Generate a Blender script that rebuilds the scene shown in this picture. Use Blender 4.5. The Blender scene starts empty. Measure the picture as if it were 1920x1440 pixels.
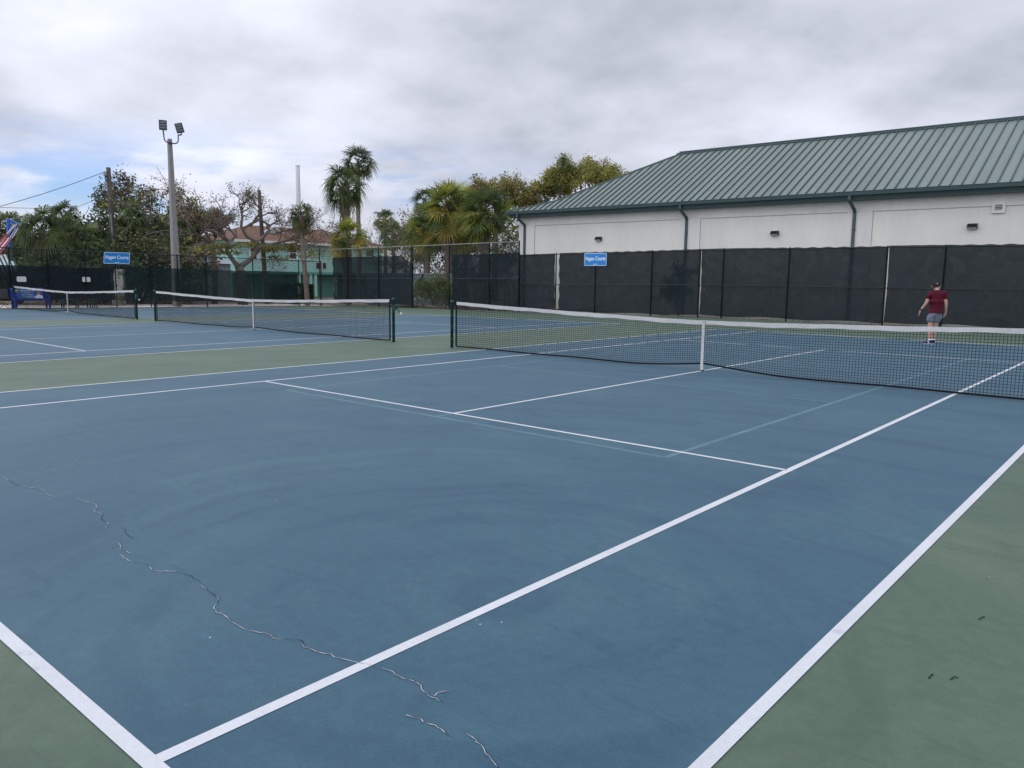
import bpy, math, random
from mathutils import Vector, Matrix
V = Vector
SC = bpy.context.scene
COL = SC.collection
R_ = math.radians

# ------------------------------------------------------------------ camera
CAM_P = V((6.5638, -1.1337, 1.6219))
CR = V((0.75978, 0.65004, 0.01339)); CU = V((-0.09689, 0.09282, 0.99096)); CF = V((-0.64292, 0.75421, -0.13351))
FPX = 1469.47                                     # focal length in photo pixels (1920 wide)
cam = bpy.data.cameras.new('camera'); cam.lens = FPX / 1920 * 36; cam.sensor_width = 36
cam.clip_start = 0.05; cam.clip_end = 3000
co = bpy.data.objects.new('camera', cam); COL.objects.link(co)
co.matrix_world = Matrix(((CR.x, CU.x, -CF.x, CAM_P.x), (CR.y, CU.y, -CF.y, CAM_P.y), (CR.z, CU.z, -CF.z, CAM_P.z), (0, 0, 0, 1)))
SC.camera = co

# ------------------------------------------------------------------ sky, sun, exposure
SUN_YAW, SUN_EL = R_(-104), R_(50)                  # yaw from +Y, negative to the left
SUN_D = V((math.sin(SUN_YAW) * math.cos(SUN_EL), math.cos(SUN_YAW) * math.cos(SUN_EL), math.sin(SUN_EL)))
w = bpy.data.worlds.new('World'); SC.world = w; w.use_nodes = True
nt = w.node_tree; nt.nodes.clear()
def N(t, **k):
    n = nt.nodes.new(t)
    for a, b in k.items(): setattr(n, a, b)
    return n
def Lk(a, b): nt.links.new(a, b)
def M(op, a, b=None, c=None, clamp=False):
    n = N('ShaderNodeMath', operation=op, use_clamp=clamp)
    for i, v in enumerate((a, b, c)):
        if v is None: continue
        if isinstance(v, (int, float)): n.inputs[i].default_value = v
        else: Lk(v, n.inputs[i])
    return n.outputs[0]
def MR(v, a, b, c=0.0, d=1.0, smooth=True):
    n = N('ShaderNodeMapRange', interpolation_type='SMOOTHSTEP' if smooth else 'LINEAR')
    Lk(v, n.inputs[0])
    for i, q in enumerate((a, b, c, d)): n.inputs[i + 1].default_value = q
    return n.outputs[0]
def NOISE(vec, scale, detail=6, rough=0.55, dist=0.0):
    n = N('ShaderNodeTexNoise'); Lk(vec, n.inputs['Vector'])
    n.inputs['Scale'].default_value = scale; n.inputs['Detail'].default_value = detail
    n.inputs['Roughness'].default_value = rough; n.inputs['Distortion'].default_value = dist
    return n.outputs[0]
def COMB(x, y, z):
    n = N('ShaderNodeCombineXYZ')
    for i, v in enumerate((x, y, z)):
        if isinstance(v, (int, float)): n.inputs[i].default_value = v
        else: Lk(v, n.inputs[i])
    return n.outputs[0]
def MIXC(f, a, b):
    n = N('ShaderNodeMix', data_type='RGBA')
    if isinstance(f, (int, float)): n.inputs[0].default_value = f
    else: Lk(f, n.inputs[0])
    for i, v in ((6, a), (7, b)):
        if isinstance(v, tuple): n.inputs[i].default_value = (*v, 1)
        else: Lk(v, n.inputs[i])
    return n.outputs[2]
out = N('ShaderNodeOutputWorld')
sky = N('ShaderNodeTexSky', sky_type='NISHITA', sun_disc=False)
sky.sun_elevation = SUN_EL; sky.sun_rotation = SUN_YAW % (2 * math.pi); sky.air_density = 1.0; sky.dust_density = 0.6
bg_sky = N('ShaderNodeBackground'); bg_sky.inputs[1].default_value = 0.092; 
tint = N('ShaderNodeMix', data_type='RGBA', blend_type='MULTIPLY'); tint.inputs[0].default_value = 1
Lk(sky.outputs[0], tint.inputs[6]); tint.inputs[7].default_value = (0.74, 0.89, 1.28, 1)
Lk(tint.outputs[2], bg_sky.inputs[0])
tc = N('ShaderNodeTexCoord'); sp = N('ShaderNodeSeparateXYZ'); Lk(tc.outputs['Generated'], sp.inputs[0])
dx, dy, dz = sp.outputs
zc = M('MAXIMUM', dz, 0.0)
den = M('ADD', zc, 0.30)
plane = COMB(M('DIVIDE', dx, den), M('DIVIDE', dy, den), 0.3)
n_big = NOISE(plane, 1.35, 4, 0.45, 0.1)
n_mid = NOISE(plane, 3.9, 6, 0.5, 0.1)
vd = N('ShaderNodeVectorMath', operation='DOT_PRODUCT'); Lk(tc.outputs['Generated'], vd.inputs[0])
vd.inputs[1].default_value = V((math.sin(R_(-67)), math.cos(R_(-67)), 0.36)).normalized()
glow = MR(vd.outputs['Value'], 0.86, 1.0)
zen = MR(dz, 0.3, 0.9)
br = M('ADD', M('MULTIPLY', M('SUBTRACT', n_big, 0.5), 0.70), M('MULTIPLY', M('SUBTRACT', n_mid, 0.5), 0.62))
br = M('ADD', br, M('MULTIPLY', glow, 0.20))
br = M('ADD', br, M('MULTIPLY', zen, 0.55))
br = M('ADD', br, M('MULTIPLY', MR(dy, 0.15, -0.75), 0.75))       # extra brightness added to unseen cloud behind the photographer, lifts walls and foliage
br = M('ADD', br, 0.685)
ccol = MIXC(MR(br, 0.35, 0.85), (0.83, 0.90, 1.07), (0.905, 0.94, 1.085))
bg_c = N('ShaderNodeBackground'); Lk(ccol, bg_c.inputs[0]); Lk(br, bg_c.inputs[1])
# gaps of blue low on the left
az = N('ShaderNodeVectorMath', operation='DOT_PRODUCT')
hn = N('ShaderNodeVectorMath', operation='NORMALIZE'); Lk(COMB(dx, dy, 0.0), hn.inputs[0]); Lk(hn.outputs[0], az.inputs[0])
az.inputs[1].default_value = (math.sin(R_(-70)), math.cos(R_(-70)), 0)
azm = MR(az.outputs['Value'], 0.80, 0.955)
hs = N('ShaderNodeSeparateXYZ'); Lk(hn.outputs[0], hs.inputs[0])
strk = COMB(M('MULTIPLY', hs.outputs[0], 2.2), M('MULTIPLY', hs.outputs[1], 2.2), M('MULTIPLY', dz, 11.0))
n_gap = NOISE(strk, 1.55, 6, 0.55, 0.25)
band = M('MULTIPLY', MR(dz, 0.045, 0.085), MR(dz, 0.185, 0.085))
gap = M('MULTIPLY', M('MULTIPLY', band, azm), MR(n_gap, 0.42, 0.57))
mix = N('ShaderNodeMixShader'); Lk(gap, mix.inputs[0]); Lk(bg_c.outputs[0], mix.inputs[1]); Lk(bg_sky.outputs[0], mix.inputs[2])
Lk(mix.outputs[0], out.inputs[0])
sl = bpy.data.lights.new('sun', 'SUN'); sl.energy = 1.1; sl.angle = R_(16); sl.color = (1.0, 0.96, 0.9)
so = bpy.data.objects.new('sun', sl); COL.objects.link(so); so.rotation_euler = SUN_D.to_track_quat('Z', 'Y').to_euler()
so.location = (0, 0, 60)
vs = SC.view_settings; vs.view_transform = 'Standard'; vs.look = 'None'; vs.gamma = 1; vs.use_curve_mapping = False; vs.exposure = 0.0
SC.cycles.transparent_max_bounces = 24
SC.cycles.max_bounces = 6

# ------------------------------------------------------------------ survey helpers: a photo pixel to a point in the place
def ray(px, py): return CF + CR * ((px - 960) / FPX) - CU * ((py - 720) / FPX)
def atX(px, py, X):
    d = ray(px, py); return CAM_P + d * ((X - CAM_P.x) / d.x)
def atY(px, py, Y):
    d = ray(px, py); return CAM_P + d * ((Y - CAM_P.y) / d.y)
def onground(px, py):
    d = ray(px, py); p = CAM_P + d * (-CAM_P.z / d.z); return V((p.x, p.y, gz(p.x, p.y)))
def gz(x, y):                                       # courts drain gently to the far left corner
    s = min(1.15, max(0.0, (-x - 9) / 27)); t = .11 + .19 * min(1.3, max(-.58, (y - 11.5) / 18))
    return -s * t

# ------------------------------------------------------------------ materials
MATS = {}
def mat(name, col, rough=0.7, spec=0.3, var=(), bump=None, metal=0.0, col2=None, alpha=None, transl=0.0, coord='Position', stretch=(1, 1, 1)):
    """var: (scale, low, high, detail) multiplies colour; col2: (colour, scale, lo, hi) mixes in a second colour"""
    global nt
    if name in MATS: return MATS[name]
    m = bpy.data.materials.new(name); m.use_nodes = True; nt = m.node_tree; nt.nodes.clear(); MATS[name] = m
    o = N('ShaderNodeOutputMaterial'); b = N('ShaderNodeBsdfPrincipled')
    b.inputs['Roughness'].default_value = rough; b.inputs['Metallic'].default_value = metal
    b.inputs['Specular IOR Level'].default_value = spec
    if coord == 'Position': vec = N('ShaderNodeNewGeometry').outputs['Position']
    else: vec = N('ShaderNodeTexCoord').outputs['Object']
    if stretch != (1, 1, 1):
        mp = N('ShaderNodeMapping'); Lk(vec, mp.inputs[0]); mp.inputs['Scale'].default_value = stretch; vec = mp.outputs[0]
    c = col
    rgb = N('ShaderNodeRGB'); rgb.outputs[0].default_value = (*col, 1); c = rgb.outputs[0]
    if col2:
        c = MIXC(MR(NOISE(vec, col2[1], 5), col2[2], col2[3]), c, col2[0])
    for sc_, lo, hi, det in var:
        f = MR(NOISE(vec, sc_, det), 0.3, 0.7, lo, hi, False)
        n = N('ShaderNodeVectorMath', operation='SCALE'); Lk(c, n.inputs[0]); Lk(f, n.inputs['Scale']); c = n.outputs[0]
    Lk(c, b.inputs['Base Color'])
    if bump:
        bn = N('ShaderNodeBump'); bn.inputs['Strength'].default_value = bump[1]; bn.inputs['Distance'].default_value = bump[2]
        Lk(NOISE(vec, bump[0], 4), bn.inputs['Height']); Lk(bn.outputs[0], b.inputs['Normal'])
    sh = b.outputs[0]
    if transl:
        t = N('ShaderNodeBsdfTranslucent'); Lk(c, t.inputs[0]); mx = N('ShaderNodeMixShader'); mx.inputs[0].default_value = transl
        Lk(sh, mx.inputs[1]); Lk(t.outputs[0], mx.inputs[2]); sh = mx.outputs[0]
    if alpha is not None:
        t = N('ShaderNodeBsdfTransparent'); mx = N('ShaderNodeMixShader')
        f = MR(NOISE(vec, 3.0, 4), 0.3, 0.7, alpha[0], alpha[1], False); Lk(f, mx.inputs[0])
        Lk(t.outputs[0], mx.inputs[1]); Lk(sh, mx.inputs[2]); sh = mx.outputs[0]
    Lk(sh, o.inputs[0])
    return m

def court_mat(name, col, pale, dark):
    """acrylic court paint: fine sand grain, rolled-on mottling, swept arcs, dust"""
    global nt
    m = bpy.data.materials.new(name); m.use_nodes = True; nt = m.node_tree; nt.nodes.clear()
    o = N('ShaderNodeOutputMaterial'); b = N('ShaderNodeBsdfPrincipled')
    P = N('ShaderNodeNewGeometry').outputs['Position']
    rgb = N('ShaderNodeRGB'); rgb.outputs[0].default_value = (*col, 1); c = rgb.outputs[0]
    # swept arcs: rings about two pivots, broken up by noise
    def rings(cx, cy, freq):
        s = N('ShaderNodeVectorMath', operation='SUBTRACT'); Lk(P, s.inputs[0]); s.inputs[1].default_value = (cx, cy, 0)
        ln = N('ShaderNodeVectorMath', operation='LENGTH'); Lk(s.outputs[0], ln.inputs[0])
        wob = M('MULTIPLY', NOISE(P, 0.7, 2), 0.55)
        return NOISE(COMB(M('MULTIPLY', M('ADD', ln.outputs['Value'], wob), freq), M('MULTIPLY', NOISE(P, 0.30, 2), 4.5), 0.0), 1.0, 5)
    a1 = rings(4.05, 1.75, 2.9); a2 = rings(4.05, 1.75, 1.9)
    c = MIXC(M('MULTIPLY', MR(a1, 0.48, 0.66), 0.55), c, dark)
    c = MIXC(M('MULTIPLY', MR(a2, 0.52, 0.70), 0.45), c, pale)
    c = MIXC(M('MULTIPLY', MR(NOISE(P, 0.55, 6, 0.6, 0.6), 0.45, 0.68), 0.38), c, pale)
    c = MIXC(M('MULTIPLY', MR(NOISE(P, 1.3, 6, 0.65, 1.2), 0.50, 0.70), 0.28), c, dark)
    st = N('ShaderNodeMapping'); Lk(P, st.inputs[0]); st.inputs['Scale'].default_value = (1.0, 5.0, 1); st.inputs['Rotation'].default_value = (0, 0, 0.6)
    c = MIXC(M('MULTIPLY', MR(NOISE(st.outputs[0], 1.4, 6, 0.7, 0.8), 0.54, 0.70), 0.5), c, dark)
    for sc_, lo, hi in ((14, .93, 1.07), (70, .93, 1.07), (260, .82, 1.18)):
        f = MR(NOISE(P, sc_, 3), 0.3, 0.7, lo, hi, False)
        n = N('ShaderNodeVectorMath', operation='SCALE'); Lk(c, n.inputs[0]); Lk(f, n.inputs['Scale']); c = n.outputs[0]
    # specks of grit
    vo = N('ShaderNodeTexVoronoi'); Lk(P, vo.inputs['Vector']); vo.inputs['Scale'].default_value = 5.0
    dot = M('LESS_THAN', vo.outputs['Distance'], 0.028)
    wn = N('ShaderNodeTexWhiteNoise'); Lk(vo.outputs['Position'], wn.inputs['Vector'])
    dot = M('MULTIPLY', dot, M('GREATER_THAN', wn.outputs['Value'], 0.55))
    c = MIXC(M('MULTIPLY', dot, 0.6), c, MIXC(M('GREATER_THAN', wn.outputs['Value'], 0.8), (0.02, 0.02, 0.02), (0.55, 0.58, 0.6)))
    Lk(c, b.inputs['Base Color'])
    b.inputs['Roughness'].default_value = 0.62; b.inputs['Specular IOR Level'].default_value = 0.34
    bn = N('ShaderNodeBump'); bn.inputs['Strength'].default_value = 0.12; bn.inputs['Distance'].default_value = 0.001
    Lk(NOISE(P, 300, 2), bn.inputs['Height']); Lk(bn.outputs[0], b.inputs['Normal'])
    Lk(b.outputs[0], o.inputs[0]); return m

def link_mat(name, col, cell, cover):
    """woven wire diamond mesh: wires where two diagonal sets run, open between"""
    global nt
    m = bpy.data.materials.new(name); m.use_nodes = True; nt = m.node_tree; nt.nodes.clear()
    o = N('ShaderNodeOutputMaterial'); b = N('ShaderNodeBsdfPrincipled'); b.inputs['Base Color'].default_value = (*col, 1); b.inputs['Roughness'].default_value = .5
    s = N('ShaderNodeSeparateXYZ'); Lk(N('ShaderNodeTexCoord').outputs['Object'], s.inputs[0])
    l = None
    for sg in (1, -1):
        f = M('FRACT', M('MULTIPLY', M('MULTIPLY_ADD', s.outputs[2], float(sg), s.outputs[0]), 1 / cell))
        f = M('LESS_THAN', f, cover)
        l = f if l is None else M('MAXIMUM', l, f)
    t = N('ShaderNodeBsdfTransparent'); mx = N('ShaderNodeMixShader'); Lk(l, mx.inputs[0]); Lk(t.outputs[0], mx.inputs[1]); Lk(b.outputs[0], mx.inputs[2])
    Lk(mx.outputs[0], o.inputs[0]); return m

# ------------------------------------------------------------------ mesh builder
class MB:
    def __init__(s): s.v = []; s.f = []; s.m = []; s.mi = 0
    def face(s, *pts):
        n = len(s.v); s.v += [tuple(p) for p in pts]; s.f.append(tuple(range(n, n + len(pts)))); s.m.append(s.mi)
    def raw(s, vs, fs):
        n = len(s.v); s.v += [tuple(p) for p in vs]
        for f in fs: s.f.append(tuple(i + n for i in f)); s.m.append(s.mi)
    def box(s, c, h, rot=None):
        c = V(c); pts = []
        for z in (-1, 1):
            for y in (-1, 1):
                for x in (-1, 1):
                    q = V((x * h[0], y * h[1], z * h[2]))
                    if rot is not None: q = rot @ q
                    pts.append(c + q)
        s.raw(pts, [(0, 2, 3, 1), (4, 5, 7, 6), (0, 1, 5, 4), (2, 6, 7, 3), (0, 4, 6, 2), (1, 3, 7, 5)])
    def bar(s, a, b, wd, ht, up=V((0, 0, 1))):
        a = V(a); b = V(b); d = b - a; L = d.length; d.normalize()
        x = d.cross(up)
        if x.length < 1e-4: x = V((1, 0, 0))
        x.normalize(); z = x.cross(d)
        s.box((a + b) / 2, (wd / 2, L / 2, ht / 2), Matrix((x, d, z)).transposed())
    def tube(s, pts, rad, n=8, cap=True):
        pts = [V(p) for p in pts]; k = len(pts)
        if not isinstance(rad, (list, tuple)): rad = [rad] * k
        base = len(s.v); prev = None
        for i, p in enumerate(pts):
            d = (pts[min(i + 1, k - 1)] - pts[max(i - 1, 0)])
            if d.length < 1e-9: d = V((0, 0, 1))
            d.normalize()
            if prev is None:
                ref = V((0, 0, 1)) if abs(d.z) < .9 else V((1, 0, 0)); x = d.cross(ref).normalized()
            else:
                x = prev - d * prev.dot(d)
                if x.length < 1e-6: x = d.cross(V((1, .2, .1)))
                x.normalize()
            prev = x; y = d.cross(x)
            for j in range(n):
                a = 2 * math.pi * j / n; s.v.append(tuple(p + (x * math.cos(a) + y * math.sin(a)) * rad[i]))
        for i in range(k - 1):
            for j in range(n):
                a = base + i * n + j; b = base + i * n + (j + 1) % n
                s.f.append((a, b, b + n, a + n)); s.m.append(s.mi)
        if cap and n > 2:
            s.f.append(tuple(base + j for j in reversed(range(n)))); s.m.append(s.mi)
            s.f.append(tuple(base + (k - 1) * n + j for j in range(n))); s.m.append(s.mi)
    def lathe(s, c, prof, n=16):
        s.tube([V(c) + V((0, 0, z)) for r, z in prof], [max(r, 1e-4) for r, z in prof], n)
    def prism(s, poly, off):
        off = V(off); n = len(poly); a = [V(p) for p in poly]; b = [p + off for p in a]
        s.raw(a + b, [tuple(reversed(range(n))), tuple(range(n, 2 * n))] + [(i, (i + 1) % n, (i + 1) % n + n, i + n) for i in range(n)])
    def leaf(s, p, size, rng):
        a = V((rng.gauss(0, 1), rng.gauss(0, 1), rng.gauss(0, 1))).normalized(); b = a.cross(V((rng.gauss(0, 1), rng.gauss(0, 1), rng.gauss(0, 1)))).normalized()
        a *= size; b *= size * .45
        s.face(p - a, p + b, p + a, p - b)
    def build(s, name, ms, parent=None, smooth=False, **tags):
        me = bpy.data.meshes.new(name)
        o = bpy.data.objects.new(name, me); COL.objects.link(o)
        inv = None
        if parent is not None:
            o.parent = parent; q = V((0, 0, 0)); p = parent
            while p is not None: q = q + p.location; p = p.parent
            vs = [(x - q.x, y - q.y, z - q.z) for x, y, z in s.v]
        else: vs = s.v
        me.from_pydata(vs, [], s.f); me.validate(); 
        ms = ms if isinstance(ms, (list, tuple)) else [ms]
        for m_ in ms: me.materials.append(m_)
        if len(ms) > 1 and len(me.polygons) == len(s.m):
            me.polygons.foreach_set('material_index', s.m)
        if smooth: me.polygons.foreach_set('use_smooth', [True] * len(me.polygons))
        me.update(); tag(o, **tags); return o
def tag(o, label=None, cat=None, group=None, kind=None):
    if label: o['label'] = label
    if cat: o['category'] = cat
    if group: o['group'] = group
    if kind: o['kind'] = kind
def thing(name, loc, label, cat, group=None):
    o = bpy.data.objects.new(name, None); COL.objects.link(o); o.location = V(loc); o.empty_display_size = .2
    tag(o, label, cat, group); return o
def sheet(name, m, rects, z, step=1.2):
    """flat markings and surfaces that follow the drained ground"""
    b = MB()
    for x0, x1, y0, y1 in rects:
        nx = max(1, int((x1 - x0) / step)); ny = max(1, int((y1 - y0) / step)); base = len(b.v)
        for j in range(ny + 1):
            for i in range(nx + 1):
                x = x0 + (x1 - x0) * i / nx; y = y0 + (y1 - y0) * j / ny; b.v.append((x, y, gz(x, y) + z))
        for j in range(ny):
            for i in range(nx):
                a = base + j * (nx + 1) + i; b.f.append((a, a + 1, a + nx + 2, a + nx + 1)); b.m.append(0)
    return b.build(name, m, kind='structure')

RNG = random.Random(7)
# ------------------------------------------------------------------ palette
blue = court_mat('blue acrylic', (0.029, 0.081, 0.119), (0.049, 0.112, 0.142), (0.016, 0.056, 0.097))
green = court_mat('green acrylic', (0.060, 0.100, 0.068), (0.096, 0.130, 0.090), (0.042, 0.074, 0.052))
white_line = mat('white line paint', (0.50, 0.515, 0.54), .6, .3, var=((2.0, .92, 1.05, 6), (90, .93, 1.05, 4)), col2=((0.36, 0.39, 0.43), 7, .60, .78))
teal_line = mat('faint teal line paint', (0.075, 0.155, 0.19), .6, .3, var=((3, .75, 1.1, 5),))
soil = mat('sandy soil', (0.20, 0.165, 0.13), .95, .1, var=((1.5, .7, 1.2, 6), (20, .6, 1.3, 4)), col2=((0.06, 0.085, 0.03), .35, .5, .62))
gravel = mat('pinkish shell gravel', (0.62, 0.54, 0.51), .95, .1, var=((3, .8, 1.1, 5), (30, .6, 1.25, 4)))
concrete = mat('concrete', (0.17, 0.18, 0.155), .9, .2, var=((1.2, .8, 1.1, 6), (25, .9, 1.08, 3)))
green_metal = mat('dark green painted steel', (0.012, 0.055, 0.048), .45, .4, var=((6, .8, 1.25, 4),))
fence_metal = mat('weathered green fence steel', (0.012, 0.021, 0.021), .55, .3, var=((3, .7, 1.3, 4),))
rail_metal = mat('galvanised rail', (0.20, 0.22, 0.19), .5, .4, var=((3, .7, 1.2, 4),))
black_cord = mat('black net cord', (0.006, 0.007, 0.010), .8, .2)
white_band = mat('white vinyl headband', (0.54, 0.54, 0.525), .6, .3, var=((4, .86, 1.05, 5), (40, .85, 1.05, 4)))
link_dark = link_mat('green chain link', (0.02, 0.035, 0.03), 0.075, 0.085)
screen_black = mat('black windscreen', (0.0100, 0.0160, 0.0225), .9, .04, var=((.4, .85, 1.2, 3), (8, .93, 1.07, 4)), alpha=(.935, .965))
screen_green = mat('green windscreen', (0.010, 0.024, 0.027), .9, .04, var=((.8, .8, 1.3, 4),), alpha=(.74, .82))
screen_mid = mat('dark green windscreen', (0.010, 0.016, 0.023), .9, .04, var=((.8, .8, 1.3, 4),), alpha=(.86, .92))

# ------------------------------------------------------------------ ground and courts
terr = MB()
gx = [-900, -300, -120, -80, -60, -50] + [-44 + 2 * i for i in range(30)] + [20, 40, 100, 400]
gy = [-400, -120, -40] + [-16 + 2 * i for i in range(34)] + [60, 80, 140, 400, 1200]
for y in gy:
    for x in gx: terr.v.append((x, y, gz(x, y) - 0.05))
for j in range(len(gy) - 1):
    for i in range(len(gx) - 1):
        a = j * len(gx) + i; terr.f.append((a, a + 1, a + len(gx) + 1, a + len(gx))); terr.m.append(0)
terr.build('ground', soil, kind='structure')
sheet('court_slab', green, [(-36.3, 10.5, -7.5, 31.15)], 0)
sheet('gravel_path', gravel, [(-42.5, -36.32, 4, 32)], -0.03)
sheet('concrete_apron', concrete, [(-20.2, 12, 31.3, 34.6)], -0.02)
C1, C2, C3 = 0.0, -14.86, -29.12
HL, NY = 23.77, 11.885
sheet('court_surface', blue, [(c - 5.505, c + 5.505, -.092, HL) for c in (C1, C2, C3)], .002)
def court_lines(c):
    l = []
    W = .058
    for s in (-1, 1):
        for e in (5.485, 4.115):
            x = c + s * (e + (.02 if e > 5 else 0)); x0, x1 = (x - W, x) if s > 0 else (x, x + W)
            l.append((x0, x1, -.032, HL - .10))
    l += [(c - 5.485, c + 5.485, -.092, -.032), (c - 5.485, c + 5.485, HL - .095, HL)]
    for y in (NY - 6.4, NY + 6.4):
        for s in (-1, 1):
            a, b = sorted((c + s * .025, c + s * 4.065)); l.append((a, b, y - .025, y + .025))
    l += [(c - .025, c + .025, NY - 6.425, NY + 6.425), (c - .025, c + .025, -.032, .06), (c - .025, c + .025, HL - .2, HL - .1)]
    return l
sheet('court_line', white_line, court_lines(C1) + court_lines(C2) + court_lines(C3), .0045)
tl = []
for s in (-1, 1):
    tl += [(s * 3.05 - .03, s * 3.05 + .03, NY - 6.7, NY + 6.7), (-3.02, 3.02, NY + s * 6.7 - .03, NY + s * 6.7 + .03), (-3.02, 3.02, NY + s * 2.13 - .025, NY + s * 2.13 + .025)]
    a, b = sorted((NY + s * 6.45, NY + s * 6.67)); tl.append((-.03, .03, a, b))
sheet('practice_line', teal_line, tl, .0032)

crack_dark = mat('open crack', (0.012, 0.016, 0.02), .95, .05)
crack_pale = mat('chipped edge of crack', (0.50, 0.505, 0.50), .9, .1, var=((25, .5, 1.2, 4),))
CRACKS = [[(2, 896), (12, 898), (32, 910), (52, 913), (68, 918), (83, 920), (90, 927), (105, 932), (122, 938)],
          [(143, 934), (156, 938), (164, 942), (178, 945), (184, 949), (182, 956), (177, 960), (188, 963), (194, 966), (192, 974), (198, 979), (204, 981), (199, 990), (208, 991)],
          [(226, 991), (234, 994), (236, 1002), (244, 1008), (253, 1011)],
          [(222, 1018), (229, 1025), (231, 1031), (238, 1035), (248, 1039)],
          [(227, 1042), (242, 1052), (256, 1056), (272, 1060), (282, 1064), (287, 1071), (304, 1072), (318, 1072), (334, 1074), (360, 1082), (376, 1092), (384, 1102), (396, 1112), (404, 1120), (412, 1126), (408, 1134), (403, 1142), (408, 1149), (420, 1154), (432, 1161), (440, 1170), (455, 1178), (466, 1183), (490, 1188), (508, 1193), (522, 1200), (540, 1200), (556, 1202), (568, 1206), (573, 1214), (590, 1220), (605, 1227), (620, 1229), (634, 1234), (660, 1241), (683, 1246), (692, 1248), (702, 1254), (710, 1257)],
          [(719, 1255), (734, 1262), (750, 1270), (766, 1274), (780, 1280), (790, 1286), (792, 1295), (800, 1302), (812, 1308), (822, 1313), (832, 1320)],
          [(812, 1307), (824, 1301), (846, 1297)],
          [(762, 1341), (775, 1346), (790, 1350), (800, 1357), (816, 1362), (828, 1368), (838, 1378), (850, 1386)],
          [(876, 1378), (890, 1387), (902, 1398), (914, 1414), (926, 1427), (934, 1440), (940, 1452)]]
rc = random.Random(3)
cd, cp = MB(), MB()
def ribbon(b, pts, ws, z):
    base = len(b.v); k = len(pts)
    for i, p in enumerate(pts):
        d = (pts[min(k - 1, i + 1)] - pts[max(0, i - 1)]); d.z = 0; d.normalize(); n = V((-d.y, d.x, 0)) * ws[i]
        b.v += [tuple(p + n + V((0, 0, z))), tuple(p - n + V((0, 0, z)))]
    for i in range(k - 1): b.f.append((base + 2 * i, base + 2 * i + 1, base + 2 * i + 3, base + 2 * i + 2)); b.m.append(0)
for cl in CRACKS:
    fine = []
    g = [onground(*q) for q in cl]
    for a, b_ in zip(g, g[1:]):
        n = max(2, int((b_ - a).length / .03))
        for i in range(n):
            t = i / n; q = a.lerp(b_, t); fine.append(q + V((rc.gauss(0, .004), rc.gauss(0, .004), 0)))
    fine.append(g[-1])
    k = len(fine)
    ws = [(.0006 + .0011 * rc.random()) * min(1, 3 * min(i + .4, k - i - .6) / k + .3) for i in range(k)]
    ribbon(cd, fine, ws, .0056)
    i = 0
    while i < k - 3:
        L = rc.randint(2, 6)
        if rc.random() < .66:
            seg = [q + V((rc.gauss(0, .002), -.004, 0)) for q in fine[i:i + L + 1]]
            if len(seg) > 1: ribbon(cp, seg, [(.0008 + .0015 * rc.random()) * (1 if 0 < j < len(seg) - 1 else .3) for j in range(len(seg))], .0062)
        i += L
cd.build('court_crack', crack_dark, kind='structure')
cp.build('crack_edge', crack_pale, kind='structure')

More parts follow.
